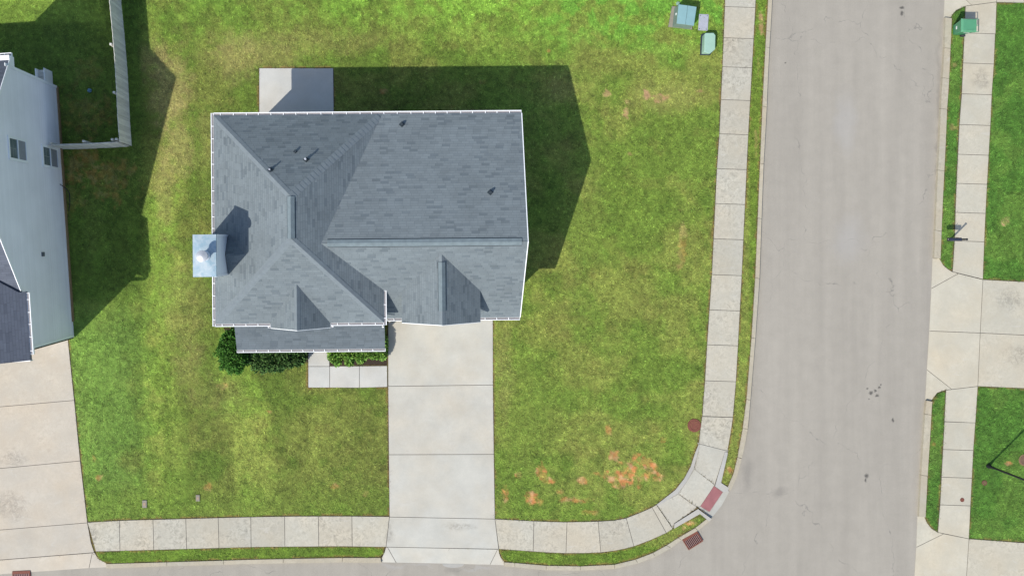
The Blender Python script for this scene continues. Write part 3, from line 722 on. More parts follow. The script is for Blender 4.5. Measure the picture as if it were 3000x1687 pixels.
gutter((SX - SH, SY, ZE), (SX - SH, y0 - .125, ZE), (-1, 0, 0), house, phase=9); gutter((SX + SH, SY, ZE), (SX + SH, y0 - .125, ZE), (1, 0, 0), house, phase=9)
# rake boards
def board(name, pts, th, parent, mat): m = MB(); m.slab(pts, th); return m.build(name, mat, parent)
m = MB()
for (ya, yb_, f) in ((YR, y1, fRN), (YF, YR, fRS)):
    m.slab([(XE - .005, ya, f(0, ya) + .012), (XE + .03, ya, f(0, ya) + .012), (XE + .03, yb_, f(0, yb_) + .012), (XE - .005, yb_, f(0, yb_) + .012)], .18)
m.build('rake_board', M['white'], house)
m = MB()
for f, a, b in ((gW, GX0, GXr), (gE, GXr, GX1)): m.slab([(a, GY - .025, f(a, 0) - .02), (b, GY - .025, f(b, 0) - .02), (b, GY + .005, f(b, 0) - .02), (a, GY + .005, f(a, 0) - .02)], .18)
m.build('rake_board', M['white'], house); m = MB()
for f, a, b in ((sW, SX - SH, SX), (sE, SX, SX + SH)): m.slab([(a, SY - .025, f(a, 0) - .02), (b, SY - .025, f(b, 0) - .02), (b, SY + .005, f(b, 0) - .02), (a, SY + .005, f(a, 0) - .02)], .18)
m.build('rake_board', M['white'], house)
# walls
m = MB(); wx0, wx1, wy0, wy1 = x0 + .4, XE - .3, y0 + .38, y1 - .35; dz = .16
zw = lambda f, x, y: f(x, y) - dz
m.poly([(wx0, wy1, 0), (wx0, wy1, ZE - .05), (wx1, wy1, ZE - .05), (wx1, wy1, 0)])
m.poly([(wx0, wy0, 0), (wx0, wy0, ZE - .05), (wx0, wy1, ZE - .05), (wx0, wy1, 0)][::-1])
m.poly([(wx1, wy1, 0), (wx1, wy1, zw(fRN, 0, wy1)), (wx1, YR, ZR - dz), (wx1, YF + .35, zw(fRS, 0, YF + .35)), (wx1, YF + .35, 0)])
m.poly([(wx0, wy0, 0), (x1 - .35, wy0, 0), (x1 - .35, wy0, ZE - .05), (SX + SH - .1, wy0, ZE - .06), (SX, wy0, SZr - .25), (SX - SH + .1, wy0, ZE - .06), (wx0, wy0, ZE - .05)])
m.poly([(x1 - .35, wy0, 0), (x1 - .35, yv + .6, 0), (x1 - .35, yv + .6, ZE - .05), (x1 - .35, wy0, ZE - .05)])
yq = YF + .35
m.poly([(x1 - .35, yq, 0), (wx1, yq, 0), (wx1, yq, zw(fRS, 0, yq)), (GX1 - .22, yq, zw(fRS, 0, yq)), (GX1 - .22, yq, GZ - .05), (GXr, yq, GZr - .2), (GX0 + .22, yq, GZ - .05), (GX0 + .22, yq, zw(fRS, 0, yq)), (x1 - .35, yq, zw(fRS, 0, yq))])
for xx in (GX0 + .22, GX1 - .22): m.poly([(xx, yq, 3.5), (xx, yg0 + .1, 3.5), (xx, yg0 + .1, GZ - .04), (xx, yq, GZ - .04)])
m.build('wall', M['wall'], house)
# porch floor, posts, doors, windows
m = MB(); m.box(XP0 + .2, XP1 - .15, YP0 + .25, wy0 - .01, 0.03, .16); m.build('porch_floor', M['pad'], house)
for xx in (XP0 + .35, -5.9, -3.9, XP1 - .3):
    m = MB(); m.box(xx - .07, xx + .07, YP0 + .32, YP0 + .46, .16, 2.62); m.box(xx - .1, xx + .1, YP0 + .29, YP0 + .49, .162, .3); m.build('porch_post', M['white'], house, bevel=.005)
m = MB(); m.box(-.0, 2.75, yq - .05, yq - .003, .03, 2.25)
for k in range(4): m.box(.05, 2.7, yq - .065, yq - .052, .08 + k * .54, .55 + k * .54)
m.build('garage_door', M['white'], house)
m = MB(); m.box(-4.1, -3.15, wy0 - .05, wy0 - .003, .17, 2.2); dr = m.build('front_door', M['blackpaint'], house)
m = MB(); m.box(-4.02, -3.97, wy0 - .12, wy0 - .052, 1.05, 1.15); m.build('handle', M['flue'], dr)
def window(parent, x, y, z0, z1, wdt, ax, sg):
    """flush window; ax 'x': wall runs along x facing sg*y; ax 'y': wall runs along y facing sg*x"""
    def bb(m, s0, s1, t0, t1, za, zb):
        if ax == 'x': m.box(x + s0, x + s1, min(y + sg * t0, y + sg * t1), max(y + sg * t0, y + sg * t1), za, zb)
        else: m.box(min(x + sg * t0, x + sg * t1), max(x + sg * t0, x + sg * t1), y + s0, y + s1, za, zb)
    f = MB(); h = wdt / 2
    bb(f, -h, -h + .07, .003, .05, z0, z1); bb(f, h - .07, h, .003, .05, z0, z1); bb(f, -h + .07, h - .07, .003, .05, z0, z0 + .07); bb(f, -h + .07, h - .07, .003, .05, z1 - .07, z1); bb(f, -h + .07, h - .07, .003, .045, (z0 + z1) / 2 - .03, (z0 + z1) / 2 + .03)
    fr = f.build('window', M['white'], parent); g = MB(); bb(g, -h + .07, h - .07, .004, .015, z0 + .07, z1 - .07); g.build('pane', M['glass'], fr)
for xx in (-7.2, -5.6): window(house, xx, wy0, .9, 2.3, 1.0, 'x', -1)
window(house, SX, wy0, 3.9, 4.9, 1.0, 'x', -1); window(house, GXr, yq, 3.4, 4.6, 1.1, 'x', -1)
for xx in (-7.4, -3.8, -1.0, 2.2): window(house, xx, wy1, 1.0, 2.3, 1.1, 'x', 1)
for yy in (-1.5, 3.2): window(house, wx1, yy, 1.0, 2.4, 1.0, 'y', 1)
window(house, wx0, 3.2, 1.0, 2.4, 1.0, 'y', -1)
# downspout by the drive
m = MB(); m.bar((x1 - .05, wy0 - .6, ZE - .16), (x1 - .05, wy0 - .05, 3.9), .04, 6); m.bar((x1 - .05, wy0 - .05, 3.9), (x1 - .05, wy0 - .05, .1), .04, 6); m.bar((x1 + .35, YF - .07, ZF - .13), (x1 - .08, yq - .05, ZF - .75), .045, 6); m.bar((x1 - .08, yq - .06, ZF - .75), (x1 - .08, yq - .06, .1), .045, 6)
m.build('downspout', M['white'], house)
m = MB(); m.bar((wx1 - .1, wy1 + .06, ZE - .2), (wx1 - .1, wy1 + .06, .1), .04, 6); m.build('downspout', M['white'], house)
# vents on the roof
def vent(x, y, f, h, name='vent_pipe', r=.04, base=.13, box=False):
    z = f(x, y); m = MB()
    n_ = Vector((f(x - .01, y) - f(x + .01, y), f(x, y - .01) - f(x, y + .01), .02)).normalized()
    p = Vector((x, y, z)); u = n_.orthogonal().normalized(); w = n_.cross(u)
    m.hexa([p + u * a * base + w * b * base + n_ * c for c in (0.0, .02) for a, b in ((-1, -1), (1, -1), (1, 1), (-1, 1))])
    m.bar(p, p + n_ * .04 + Vector((0, 0, .10)), base * .75, 14, r * 1.4)
    v = m.build(name, M['lead'], house)
    q = MB(); q.bar(p, p + Vector((0, 0, h)), r, 12); q.bar(p + Vector((0, 0, h)), p + Vector((0, 0, h + .006)), r * .6, 12); q.build('pipe', M['flue'] if h > .3 else M['lead'], v)
def at_roof(px_, py_, f):
    z = 5.5
    for _ in range(12): p = W(px_, py_, z); z = f(p.x, p.y)
    p = W(px_, py_, z); return p.x, p.y
for px_, py_, f, h, r in ((899, 467, fLN, .42, .045), (867, 443, fLN, .10, .04), (794, 496, fLN, .34, .035), (1180, 366, fRN, .20, .05), (1437, 567, fRN, .24, .05)):
    xx, yy = at_roof(px_, py_, f); vent(xx, yy, f, h, r=r, base=.10 if h > .15 else .07)
# chimney
chim = MB(); chim.box(CX0 + .04, CX1 - .03, CY0 + .04, CY1 - .04, 0, CZ - .1); ch = chim.build('chimney', siding_mat('chimney_siding', (.78, .79, .78)), house)
m = MB(); m.box(CX0, CX1, CY0, CY1, CZ - .12, CZ - .03)
cc = Vector((-8.45, -.5, CZ - .012)); c4 = [Vector((CX0, CY0, CZ - .03)), Vector((CX1, CY0, CZ - .03)), Vector((CX1, CY1, CZ - .03)), Vector((CX0, CY1, CZ - .03))]
for i in range(4): m.poly([c4[i], c4[(i + 1) % 4], cc])
m.build('chimney_cap', M['galv'], ch)
for yy in (CY0 + .03, CY1 - .03):
    m = MB(); m.box(CX1 - .12, CX1 - .0, yy - .04, yy + .04, 5.0, CZ - .13); m.build('corner_trim', M['white'], ch)
fx, fy = -8.44, -.50
m = MB(); m.lathe([(.20, 0), (.20, .05), (.15, .08), (.15, .46), (.17, .48), (.17, .54)], 24, (fx, fy, CZ - .02)); m.build('flue_pipe', M['flue'], ch, smooth=True)
m = MB(); m.lathe([(.13, 0), (.235, .02), (.235, .07), (.12, .12), (.02, .14)], 28, (fx, fy, CZ + .54)); m.build('flue_cap', simple('flue_cap_steel', (.42, .43, .44), .45, .4, .08, 5), ch, smooth=True)

house.rotation_euler = (0, 0, HR); house.location = (hc.x - (hc.x * math.cos(HR) - hc.y * math.sin(HR)), hc.y - (hc.x * math.sin(HR) + hc.y * math.cos(HR)), 0)

# ---------------------------------------------------------------- NEIGHBOUR HOUSE
A0 = G(168, 255); A1 = G(217, 985); vt = (A1 - A0).normalized(); vn = Vector((-vt.y, vt.x, 0)); LT = (A1 - A0).length
def N(t, n_, z): return A0 + vt * t + vn * n_ + Vector((0, 0, z))
if (N(0, 1, 0) - A0).x < 0: vn = -vn
nh = thing('neighbour_house', 'neighbouring house with tall pale blue grey siding wall and dark slate roof, left edge', 'house')
TR, ZRd, TFe = 5.1, 8.85, 9.95; ZN0 = 5.3; ZN1 = 5.55; sF = (ZRd - ZN1) / (TFe - TR); sR = (ZRd - ZN0) / TR; ws = .5; ND = 10.0
m = MB()
prof = [(0, 0), (LT, 0), (LT, 5.5), (TFe, 5.5), (TFe, ZN1 - .02), (TR, ZRd - .05), (0, ZN0 - .05)]
m.poly([N(t, 0, z) for t, z in prof]); m.poly([N(t, -ND, z) for t, z in reversed(prof)])
m.poly([N(LT, 0, 0), N(LT, -ND, 0), N(LT, -ND, 4.9), N(LT, -4, 7.4), N(LT, 0, 5.5)]); m.poly([N(0, 0, 0), N(0, -ND, 0), N(0, -ND, ZN0 - .05), N(0, 0, ZN0 - .05)])
m.build('wall', M['wall_n'], nh)
m = MB(); m.hexa([N(t, n_, z) for z in (0, .16) for t, n_ in ((.02, -.2), (LT - .75, -.2), (LT - .75, .07), (.02, .07))]); m.build('foundation', M['soiltan'], nh)
m = MB(); OV = .28; OM = .05
fm = lambda t: ZRd - (t - TR) * sF
fr_ = lambda t: ZRd - (TR - t) * sR
WR = -4.2; zw_ = lambda n_: 5.64 - n_ * ws                        # wing slope rises towards -n
tv0 = TR + (ZRd - 5.5) / sF; tv1 = TR + (ZRd - zw_(WR)) / sF
m.slab([N(TR, OM, ZRd), N(-.45, OM, fr_(-.45)), N(-.45, -ND, fr_(-.45)), N(TR, -ND, ZRd)], .14)
m.slab([N(TR, OM, ZRd), N(tv0, OM, fm(tv0)), N(tv0, 0, fm(tv0)), N(tv1, WR, fm(tv1)), N(tv1, -ND, fm(tv1)), N(TR, -ND, ZRd)], .14)
m.slab([N(tv0 - .0, OV, zw_(OV)), N(LT + .45, OV, zw_(OV)), N(LT + .45, WR, zw_(WR)), N(tv1, WR, zw_(WR)), N(tv0, 0, zw_(0))], .14)
m.slab([N(tv1, WR, zw_(WR)), N(LT + .45, WR, zw_(WR)), N(LT + .45, -ND, zw_(WR) - 2.8), N(tv1, -ND, zw_(WR) - 2.8)], .14)
m.build('roof', M['roof_n'], nh)
def rake(a, b, wdt=.16, off=OV):
    m = MB(); a, b = Vector(a), Vector(b); m.slab([a + vn * .003, b + vn * .003, b + vn * .035, a + vn * .035], wdt); return m
m = rake(N(-.45, OM, fr_(-.45) + .015), N(TR, OM, ZRd + .015)); m.build('rake_board', M['white'], nh)
m = rake(N(TR, OM, ZRd + .015), N(tv0 - .05, OM, fm(tv0 - .05) + .015)); m.build('rake_board', M['white'], nh)
m = MB(); m.hexa([N(t, n_, z) for z in (ZN0 - .62, ZN0 - .16) for t, n_ in ((-.45, -.5), (-.0, -.5), (-.0, .06), (-.45, .06))]); m.build('cornice_return', M['white'], nh)
gutter(N(tv0 + .05, OV + .01, zw_(OV)), N(LT + .2, OV + .01, zw_(OV)), vn, nh, w=.12)
gutter(N(-.45, OM + .04, fr_(-.45)), N(-.45, -4.0, fr_(-.45)), -vt, nh, w=.13)
m = MB(); m.hexa([N(t, n_, z) for z in (5.22, 5.48) for t, n_ in ((LT + .45, -4), (LT + .49, -4), (LT + .49, .26), (LT + .45, .26))]); m.build('fascia', M['white'], nh)
for t0 in (0.0, LT - .10):
    m = MB(); m.hexa([N(t, n_, z) for z in (.1, 4.9 if t0 else 5.5) for t, n_ in ((t0 - (0.03 if not t0 else 0), .003), (t0 + .10 + (.03 if t0 else 0), .003), (t0 + .10 + (.03 if t0 else 0), .03), (t0 - (.03 if not t0 else 0), .03))]); m.build('corner_trim', M['white'], nh)
m = MB(); m.bar(N(LT + .06, -.02, .1), N(LT + .06, -.02, 4.85), .045, 6); m.build('downspout', M['black'], nh)
def nwin(t0, t1, z0, z1):
    def b_(m, ta, tb, za, zb, n0=.003, n1=.05): m.hexa([N(t, n_, z) for z in (za, zb) for t, n_ in ((ta, n0), (tb, n0), (tb, n1), (ta, n1))])
    f = MB(); zm = (z0 + z1) / 2; b_(f, t0 - .04, t0 + .07, z0 - .03, z1 + .03); b_(f, t1 - .07, t1 + .04, z0 - .03, z1 + .03); b_(f, t0 + .07, t1 - .07, z0 - .03, z0 + .08); b_(f, t0 + .07, t1 - .07, z1 - .08, z1 + .03); b_(f, t0 + .07, t1 - .07, zm - .03, zm + .03)
    fr = f.build('window', M['white'], nh)
    g = MB(); b_(g, t0 + .07, t1 - .07, zm + .03, z1 - .08, .004, .012); g.build('pane', M['glass'], fr)
    g = MB(); b_(g, t0 + .07, t1 - .07, z0 + .08, zm - .03, .004, .018); g.build('insect_screen', M['blind'], fr)
    g = MB(); tm = (t0 + t1) / 2; b_(g, tm - .01, tm + .01, zm + .03, z1 - .08, .013, .02); zq = (zm + z1) / 2; b_(g, t0 + .07, tm - .01, zq - .01, zq + .01, .013, .02); b_(g, tm + .01, t1 - .07, zq - .01, zq + .01, .013, .02); g.build('muntin', simple('muntin', alb(170, 180, 170), .6), fr)
nwin(3.2, 4.2, 3.95, 5.65); nwin(3.2, 4.2, .55, 2.3)
m = MB(); m.hexa([N(t, n_, z) for z in (2.85, 3.1) for t, n_ in ((8.3, .003), (8.5, .003), (8.5, .06), (8.3, .06))]); m.build('wall_vent', simple('vent_grey', alb(120, 124, 130), .6), nh, bevel=.005)
m = MB(); pts = [N(4.95, .03, .55), N(5.05, .12, .45), N(5.2, .22, .2), N(5.4, .26, .02), N(5.9, .24, .0), N(6.3, .15, .0)]
for a, b in zip(pts, pts[1:]): m.bar(a, b, .02, 6)
m.build('cable', M['black'], nh)
m = MB(); q4 = [(-58, 222), (84, 222), (84, 276), (-58, 276)]; m.prism([G(x, y, 0) for x, y in q4][::-1], [G(x, y, 9.6) for x, y in q4][::-1]); nc = m.build('chimney', M['wall_n'], nh)  # unseen stack, placed and sized to cast the shadow band over the rear yard
m = MB(); q4 = [(-63, 217), (89, 217), (89, 281), (-63, 281)]; m.prism([G(x, y, 9.6) for x, y in q4][::-1], [G(x, y, 9.7) for x, y in q4][::-1]); m.build('chimney_cap', M['galv'], nc)
m = MB(); m.hexa([N(t, n_, z) for z in (.03, 2.3) for t, n_ in ((LT + .003, -6.3), (LT + .05, -6.3), (LT + .05, -1.4), (LT + .003, -1.4))])
for k in range(4): m.hexa([N(t, n_, z) for z in (.08 + k * .55, .56 + k * .55) for t, n_ in ((LT + .052, -6.2), (LT + .065, -6.2), (LT + .065, -1.5), (LT + .052, -1.5))])
m.build('garage_door', M['trough'], nh)
# stair landing behind the neighbour's rear corner
B0 = N(-.62, -.42, 0)
stp = thing('stair_landing', 'short grey board landing with two white edge rails behind the neighbouring house corner', 'steps')
m = MB()
for k in range(4): m.hexa([N(-.75 + k * .17, n_, z) if i % 2 == 0 else N(-.75 + k * .17 + .15, n_, z) for z in (.62, .66) for i, n_ in ((0, -.62), (1, -.62), (1, -.28), (0, -.28))])
m.build('deck_board', M['fence'], stp)
for n0 in (-.66, -.24):
    m = MB(); m.hexa([N(t, n_, z) for z in (0, .95) for t, n_ in ((-.78, n0), (-.05, n0), (-.05, n0 + .035), (-.78, n0 + .035))]); m.build('side_rail', M['white'], stp)

# ---------------------------------------------------------------- WOODEN FENCE
FH = 1.78
fence = thing('wooden_fence', 'weathered grey board privacy fence forming a corner beside the neighbouring house', 'fence', G(386, 427))
def fpanel(pa, pb, hvar=.03):
    pa, pb = Vector(pa), Vector(pb); d = pb - pa; L = d.length; d.normalize(); s = Vector((-d.y, d.x, 0)); m = MB(); n_ = max(1, int(round(L / .145))); vals = []
    bow = random.uniform(-.03, .03)
    for i in range(n_):
        a = pa + d * (L * i / n_ + .004); b = pa + d * (L * (i + 1) / n_ - .004); tt = (i + .5) / n_
        o_ = s * (random.uniform(-.006, .006) + math.sin(tt * math.pi) * bow); hh_ = FH + random.uniform(-hvar, hvar) * .5 + math.sin(tt * math.pi) * .02; f0 = len(m.f)
        m.hexa([p + s * q + o_ * (1 if z else .3) + Vector((0, 0, z)) for z in (.03, hh_) for p, q in ((a, -.01), (b, -.01), (b, .01), (a, .01))]); v = random.random(); vals += [v] * (len(m.f) - f0)
    o = m.build('fence_panel', M['fence'], fence); o.matrix_parent_inverse = fence.matrix_basis.inverted()
    at = o.data.attributes.new('board', 'FLOAT', 'FACE'); at.data.foreach_set('value', vals)
    return s
def fpost(p, h=1.86):
    m = MB(); m.box(p.x - .05, p.x + .05, p.y - .05, p.y + .05, 0, h); o = m.build('fence_post', M['fence'], fence, bevel=.006); o.matrix_parent_inverse = fence.matrix_basis.inverted()
fl = [(386, 428), (378, 290), (369, 155), (356, 18), (352, -120), (346, -260)]
def rail(pa, pb, side):
    pa, pb = Vector(pa), Vector(pb); d = (pb - pa).normalized(); s = Vector((-d.y, d.x, 0)) * side
    for z in (.4, 1.35):
        m = MB(); m.hexa([p + s * q + Vector((0, 0, z + dz_)) for dz_ in (0, .09) for p, q in ((pa, .035), (pb, .035), (pb, .075), (pa, .075))])
        o = m.build('fence_rail', M['fence'], fence); o.matrix_parent_inverse = fence.matrix_basis.inverted()
for a, b in zip(fl, fl[1:]): fpanel(G(*a), G(*b)); rail(G(*a), G(*b), 1)
fb = [(381, 429), (292, 434), (186, 437)]
for a, b in zip(fb, fb[1:]): fpanel(G(*a), G(*b)); rail(G(*a), G(*b), -1)
for q in fl[1:]: fpost(G(q[0] - 7, q[1]), 1.84)
for q in ((378, 421), (366, 422), (286, 427), (192, 432)): fpost(G(*q), 1.86)

# ---------------------------------------------------------------- PLANTS
def leaves(name, blobs, nleaf, size, colr_, mat_name, thingname, label, cat, group=None, stems=None):
    root = thing(thingname, label, cat, tuple(blobs[0][0][:2]) + (0,), 0, group)
    n_ = nleaf; bi = RNG.integers(0, len(blobs), n_); cen = np.array([b[0] for b in blobs])[bi]; rad = np.array([b[1] for b in blobs])[bi]
    d = RNG.normal(size=(n_, 3)); d /= np.linalg.norm(d, axis=1)[:, None]; r = RNG.uniform(.55, 1.0, n_) ** .6
    p = cen + d * rad * r[:, None]; lump = fbm(p[:, 0] * 100 + 500, p[:, 1] * 100 + 500, 28, 5, 2) - .5; p += d * rad * lump[:, None] * .75; p[:, 2] = np.maximum(p[:, 2], .03)
    ax = RNG.normal(size=(n_, 3)) * .8 + d * .7; ax /= np.linalg.norm(ax, axis=1)[:, None]; sd_ = np.cross(ax, RNG.normal(size=(n_, 3))); sd_ /= np.linalg.norm(sd_, axis=1)[:, None]
    L_ = (RNG.uniform(.6, 1.3, n_) * size)[:, None]; Wd = L_ * .34
    vs = np.stack([p, p + ax * L_ * .5 + sd_ * Wd, p + ax * L_, p + ax * L_ * .5 - sd_ * Wd], 1).reshape(-1, 3)
    cl = np.array(colr_) * (RNG.uniform(.55, 1.45, n_)[:, None]) * (1 + RNG.normal(0, .06, (n_, 3)))
    o = np_mesh('foliage', vs, np.arange(4 * n_).reshape(-1, 4), M['blade'], np.repeat(cl, 4, 0)); o.parent = root; o.matrix_parent_inverse = root.matrix_basis.inverted()
    for c, rd in blobs:
        m = MB()
        for k in range(3):
            a = random.uniform(0, 6.28); m.bar((c[0], c[1], 0), (c[0] + math.cos(a) * rd[0] * .5, c[1] + math.sin(a) * rd[1] * .5, c[2] + rd[2] * .5), .025, 5, .01)
        s_ = m.build('stem', M['bark'], root); s_.matrix_parent_inverse = root.matrix_basis.inverted()
    return root
def GB(px_, py_, z, rx, ry, rz): g = G(px_, py_, z); return ((g.x, g.y, g.z), (rx, ry, rz))
leaves('b', [GB(693, 1028, .75, .80, .98, .75), GB(696, 995, .7, .70, .6, .7), GB(692, 1040, 1.1, .66, .72, .5)], 19000, .095, (.055, .15, .02), '', 'evergreen_shrub', 'big rounded dark green evergreen shrub at the left end of the porch', 'shrub')
leaves('b', [GB(765, 1045, .45, .55, .82, .45), GB(802, 1040, .5, .52, .80, .45), GB(838, 1036, .45, .48, .75, .45), GB(874, 1026, .45, .46, .66, .42)], 18000, .12, (.065, .13, .033), '', 'laurel_hedge', 'dark green hedge between the big evergreen shrub and the front walkway', 'hedge')
leaves('b', [GB(990, 1026, .4, .42, .68, .4), GB(1025, 1022, .45, .45, .68, .42), GB(1062, 1018, .42, .45, .68, .42), GB(1098, 1012, .45, .42, .72, .45), GB(1118, 1006, .45, .30, .72, .45)], 15000, .14, (.13, .24, .04), '', 'leafy_hedge', 'bright green leafy hedge in the mulch bed between walkway and driveway', 'hedge')

# ---------------------------------------------------------------- UTILITY BOXES
def gp(px_, py_, z): return W(px_, py_, z)
t_ = thing('transformer_box', 'large pale teal metal transformer cabinet on a concrete pad near the sidewalk', 'utility box', G(1995, 52))
def par(o, r=None): o.matrix_parent_inverse = (r or t_).matrix_basis.inverted(); return o
m = MB(); m.slab([G(1968, 20, .09), G(2031, 26, .09), G(2026, 88, .09), G(1957, 80, .09)], .1); par(m.build('pad', M['pad'], t_, bevel=.01))
zt = .78; top = [gp(1988.5, 13.5, zt), gp(2041, 21, zt), gp(2033, 76, zt), gp(1982.5, 69.5, zt)]
bot = [Vector((p.x, p.y, .092)) for p in top]
ctr = sum((Vector(p) for p in top), Vector()) / 4
m = MB(); m.prism(bot[::-1], [p.lerp(Vector((ctr.x, ctr.y, zt)), .012) - Vector((0, 0, .04)) for p in top][::-1]); par(m.build('cabinet', M['teal_side'], t_, bevel=.012))
m = MB(); md1 = (top[0] + top[1]) / 2; md2 = (top[3] + top[2]) / 2; up = Vector((0, 0, .015))
m.slab([top[0], md1 + up, md2 + up, top[3]], .04); m.slab([md1 + up + Vector((.012, 0, 0)), top[1], top[2], md2 + up + Vector((.012, 0, 0))], .04); par(m.build('lid', M['teal'], t_, bevel=.01))
hp = gp(1984, 42, .5); m = MB(); m.box(hp.x - .07, hp.x - .02, hp.y - .06, hp.y + .04, .45, .55); par(m.build('lock', M['white'], t_))
t_ = thing('splice_vault_lid', 'flat pale grey rectangular vault lid between the teal cabinet and the mint pedestal', 'utility cover', G(2060, 67))
q = [(2048, 42), (2076, 43.5), (2073, 91.3), (2045, 89.4)]; m = MB(); m.slab([G(x, y, .03) for x, y in q], .1); par(m.build('lid', M['lid'], t_, bevel=.015))
for x, y in ((2051, 46.5), (2071.5, 48), (2048.5, 85.5), (2068.5, 87)):
    c = G(x, y, .028); m = MB(); m.lathe([(.022, 0), (.022, .008)], 10, tuple(c)); par(m.build('bolt', M['lead'], t_))
t_ = thing('utility_pedestal', 'mint green plastic utility pedestal with clipped corners beside the sidewalk', 'utility box', G(2072, 130))
m = MB(); m.slab([G(2053, 103, .06), G(2060, 99, .06), G(2085, 99, .06), G(2089, 150, .06), G(2079, 163, .06), G(2050.5, 163, .06)], .08); par(m.build('base_ring', M['lead'], t_, bevel=.01))
zb = .42; tp = [gp(2067, 97, zb), gp(2091, 97, zb), gp(2096.5, 104, zb), gp(2095.5, 145, zb), gp(2080, 158, zb), gp(2064, 153, zb), gp(2064.5, 101, zb)]
bs_ = [gp(2060, 104, .1), gp(2088, 97, .1), gp(2091, 106, .1), gp(2090.5, 147, .1), gp(2077, 160, .1), gp(2054.5, 159.5, .1), gp(2057, 108, .1)]
m = MB(); m.prism(bs_[::-1], tp[::-1]); par(m.build('cover', M['mint'], t_, bevel=.025, smooth=True))
t_ = thing('round_utility_lid', 'small pale round utility lid at the back corner of the teal transformer cabinet', 'utility cover', G(1986, 12)); m = MB(); m.lathe([(.10, 0), (.10, .04), (.08, .05)], 24, tuple(G(1986, 12, 0))); par(m.build('lid', simple('pale_teal_lid', alb(165, 200, 175), .7), t_, smooth=True))

def disc(name, label, cat, px_, py_, r, mat, ring=None, rings=0, z=.03, group=None):
    t = thing(name, label, cat, G(px_, py_), 0, group); c = G(px_, py_)
    if ring: m = MB(); m.lathe([(r * 1.22, -.05), (r * 1.22, z - .012), (r * 1.02, z - .01)], 32, (0, 0, 0)); m.build('frame', ring, t, smooth=True)
    m = MB(); pr = [(r, -.04), (r, z - .004)]
    for k in range(rings): q_ = r * (1 - (k + .6) / (rings + 1)); pr += [(q_ + r * .06, z - .004), (q_ + r * .05, z + .006), (q_ - r * .03, z + .006), (q_ - r * .05, z - .004)]
    m.lathe(pr, 32, (0, 0, 0)); m.build('cover', mat, t, smooth=True); return t
disc('manhole_cover', 'large round rusty red manhole cover in the grass beside the sidewalk bend', 'manhole cover', 2033.5, 1245.5, .335, M['rust'], M['rustdark'] if False else None, 1, .04)
disc('manhole_cover', 'round brown ribbed manhole cover cut by the right edge, enclosed by black pole and shadow', 'manhole cover', 3001, 1347, .24, simple('brown_iron', alb(140, 112, 92), .8), simple('ring_concrete', alb(160, 128, 98), .9), 3, .04)
disc('cleanout_cap', 'small round brown cap sunk in the grass near the black pole', 'pipe cap', 2883.5, 1413.5, .115, simple('brown_cap', alb(142, 104, 84), .8), simple('cap_soil', alb(112, 82, 58), .9), 1, .03)
disc('cleanout_cap', 'small round rusty cap set in the concrete of the right sidewalk', 'pipe cap', 2818, 1463, .105, M['rust'], None, 1, .032)
for i, (x, y, lb) in enumerate(((424, 1475, 'pale square water meter lid in the grass, the one nearer the neighbouring driveway'), (580, 1457.5, 'pale square water meter lid with a tan centre, the one nearer the main driveway'))):
    t = thing('water_meter_lid', lb, 'meter lid', G(x, y), 0, 'water meter lids in the front lawn'); w_, h_ = (.115, .19) if i == 0 else (.10, .16)
    m = MB(); m.box(-w_, w_, -h_, h_, -.04, .05); m.build('box_rim', M['pad'], t, bevel=.012); m = MB(); m.box(-w_ * .45, w_ * .45, -h_ * .4, h_ * .35, .05, .056); m.build('access_cover', simple('tan_cover', alb(196, 168, 140), .8), t)

# drain grates
def grate(cx, cy, ang_, L_, Wd_, nb, label, z=-.07):
    t = thing('storm_drain_grate', label, 'drain', G(cx, cy, z), ang_, 'storm drain grates in the kerb gutter')
    m = MB(); h = L_ / 2; w = Wd_ / 2
    for a in ((-h, h, -w, -w + .05), (-h, h, w - .13, w), (-h, -h + .045, -w + .05, w - .13), (h - .045, h, -w + .05, w - .13)): m.box(a[0], a[1], a[2], a[3], -.05, .03)
    m.build('frame', M['rust'], t, bevel=.004)
    m = MB()
    for k in range(nb): x_ = -h + .045 + (L_ - .09) * (k + .5) / nb; q_ = (L_ - .09) / nb * .23; m.box(x_ - q_, x_ + q_, -w + .051, w - .131, -.04, .02)
    m.build('grate_bars', simple('grate_pink', alb(178, 138, 130), .7, .1, .15, 12), t)
    m = MB(); m.box(-h + .04, h - .04, -w + .04, w - .12, -.049, -.046); m.build('pit', M['hole'], t)
grate(2030.5, 1583, math.radians(32), .86, .62, 9, 'rusty red storm drain grate at the kerb of the corner ramp')
grate(61, 1694, math.radians(2.5), .90, .72, 9, 'rusty storm drain grate cut off by the bottom edge at the neighbouring apron', z=-.09)
# tactile mat
q = [(2092.6, 1423.5), (2119, 1442), (2080, 1500), (2053, 1483)]; m = MB(); m.slab([G(x, y, zr(x, y) + .012) for x, y in q], .05)
tag(m.build('tactile_tile', M['tactile']), 'dull red tactile warning tile set in the corner ramp', 'paving tile')
# ball
t = thing('soccer_ball', 'small blue and dark ball lying in the fenced yard', 'ball', G(265, 267, .0))
tb = NT('ball_skin'); vv = tb.new('ShaderNodeTexVoronoi'); vv.inputs['Scale'].default_value = 9; tb.done(tb.mix(tb.rng(vv.outputs['Distance'], .25, .45), (.35, .6, .75), (.03, .09, .16)), .4)
bm = bmesh.new(); bmesh.ops.create_uvsphere(bm, u_segments=20, v_segments=12, radius=.11); me = bpy.data.meshes.new('ball_skin'); bm.to_mesh(me); bm.free(); me.materials.append(tb.m)
for p_ in me.polygons: p_.use_smooth = True
o = bpy.data.objects.new('ball_skin', me); C.objects.link(o); o.parent = t; o.location = (0, 0, .115)

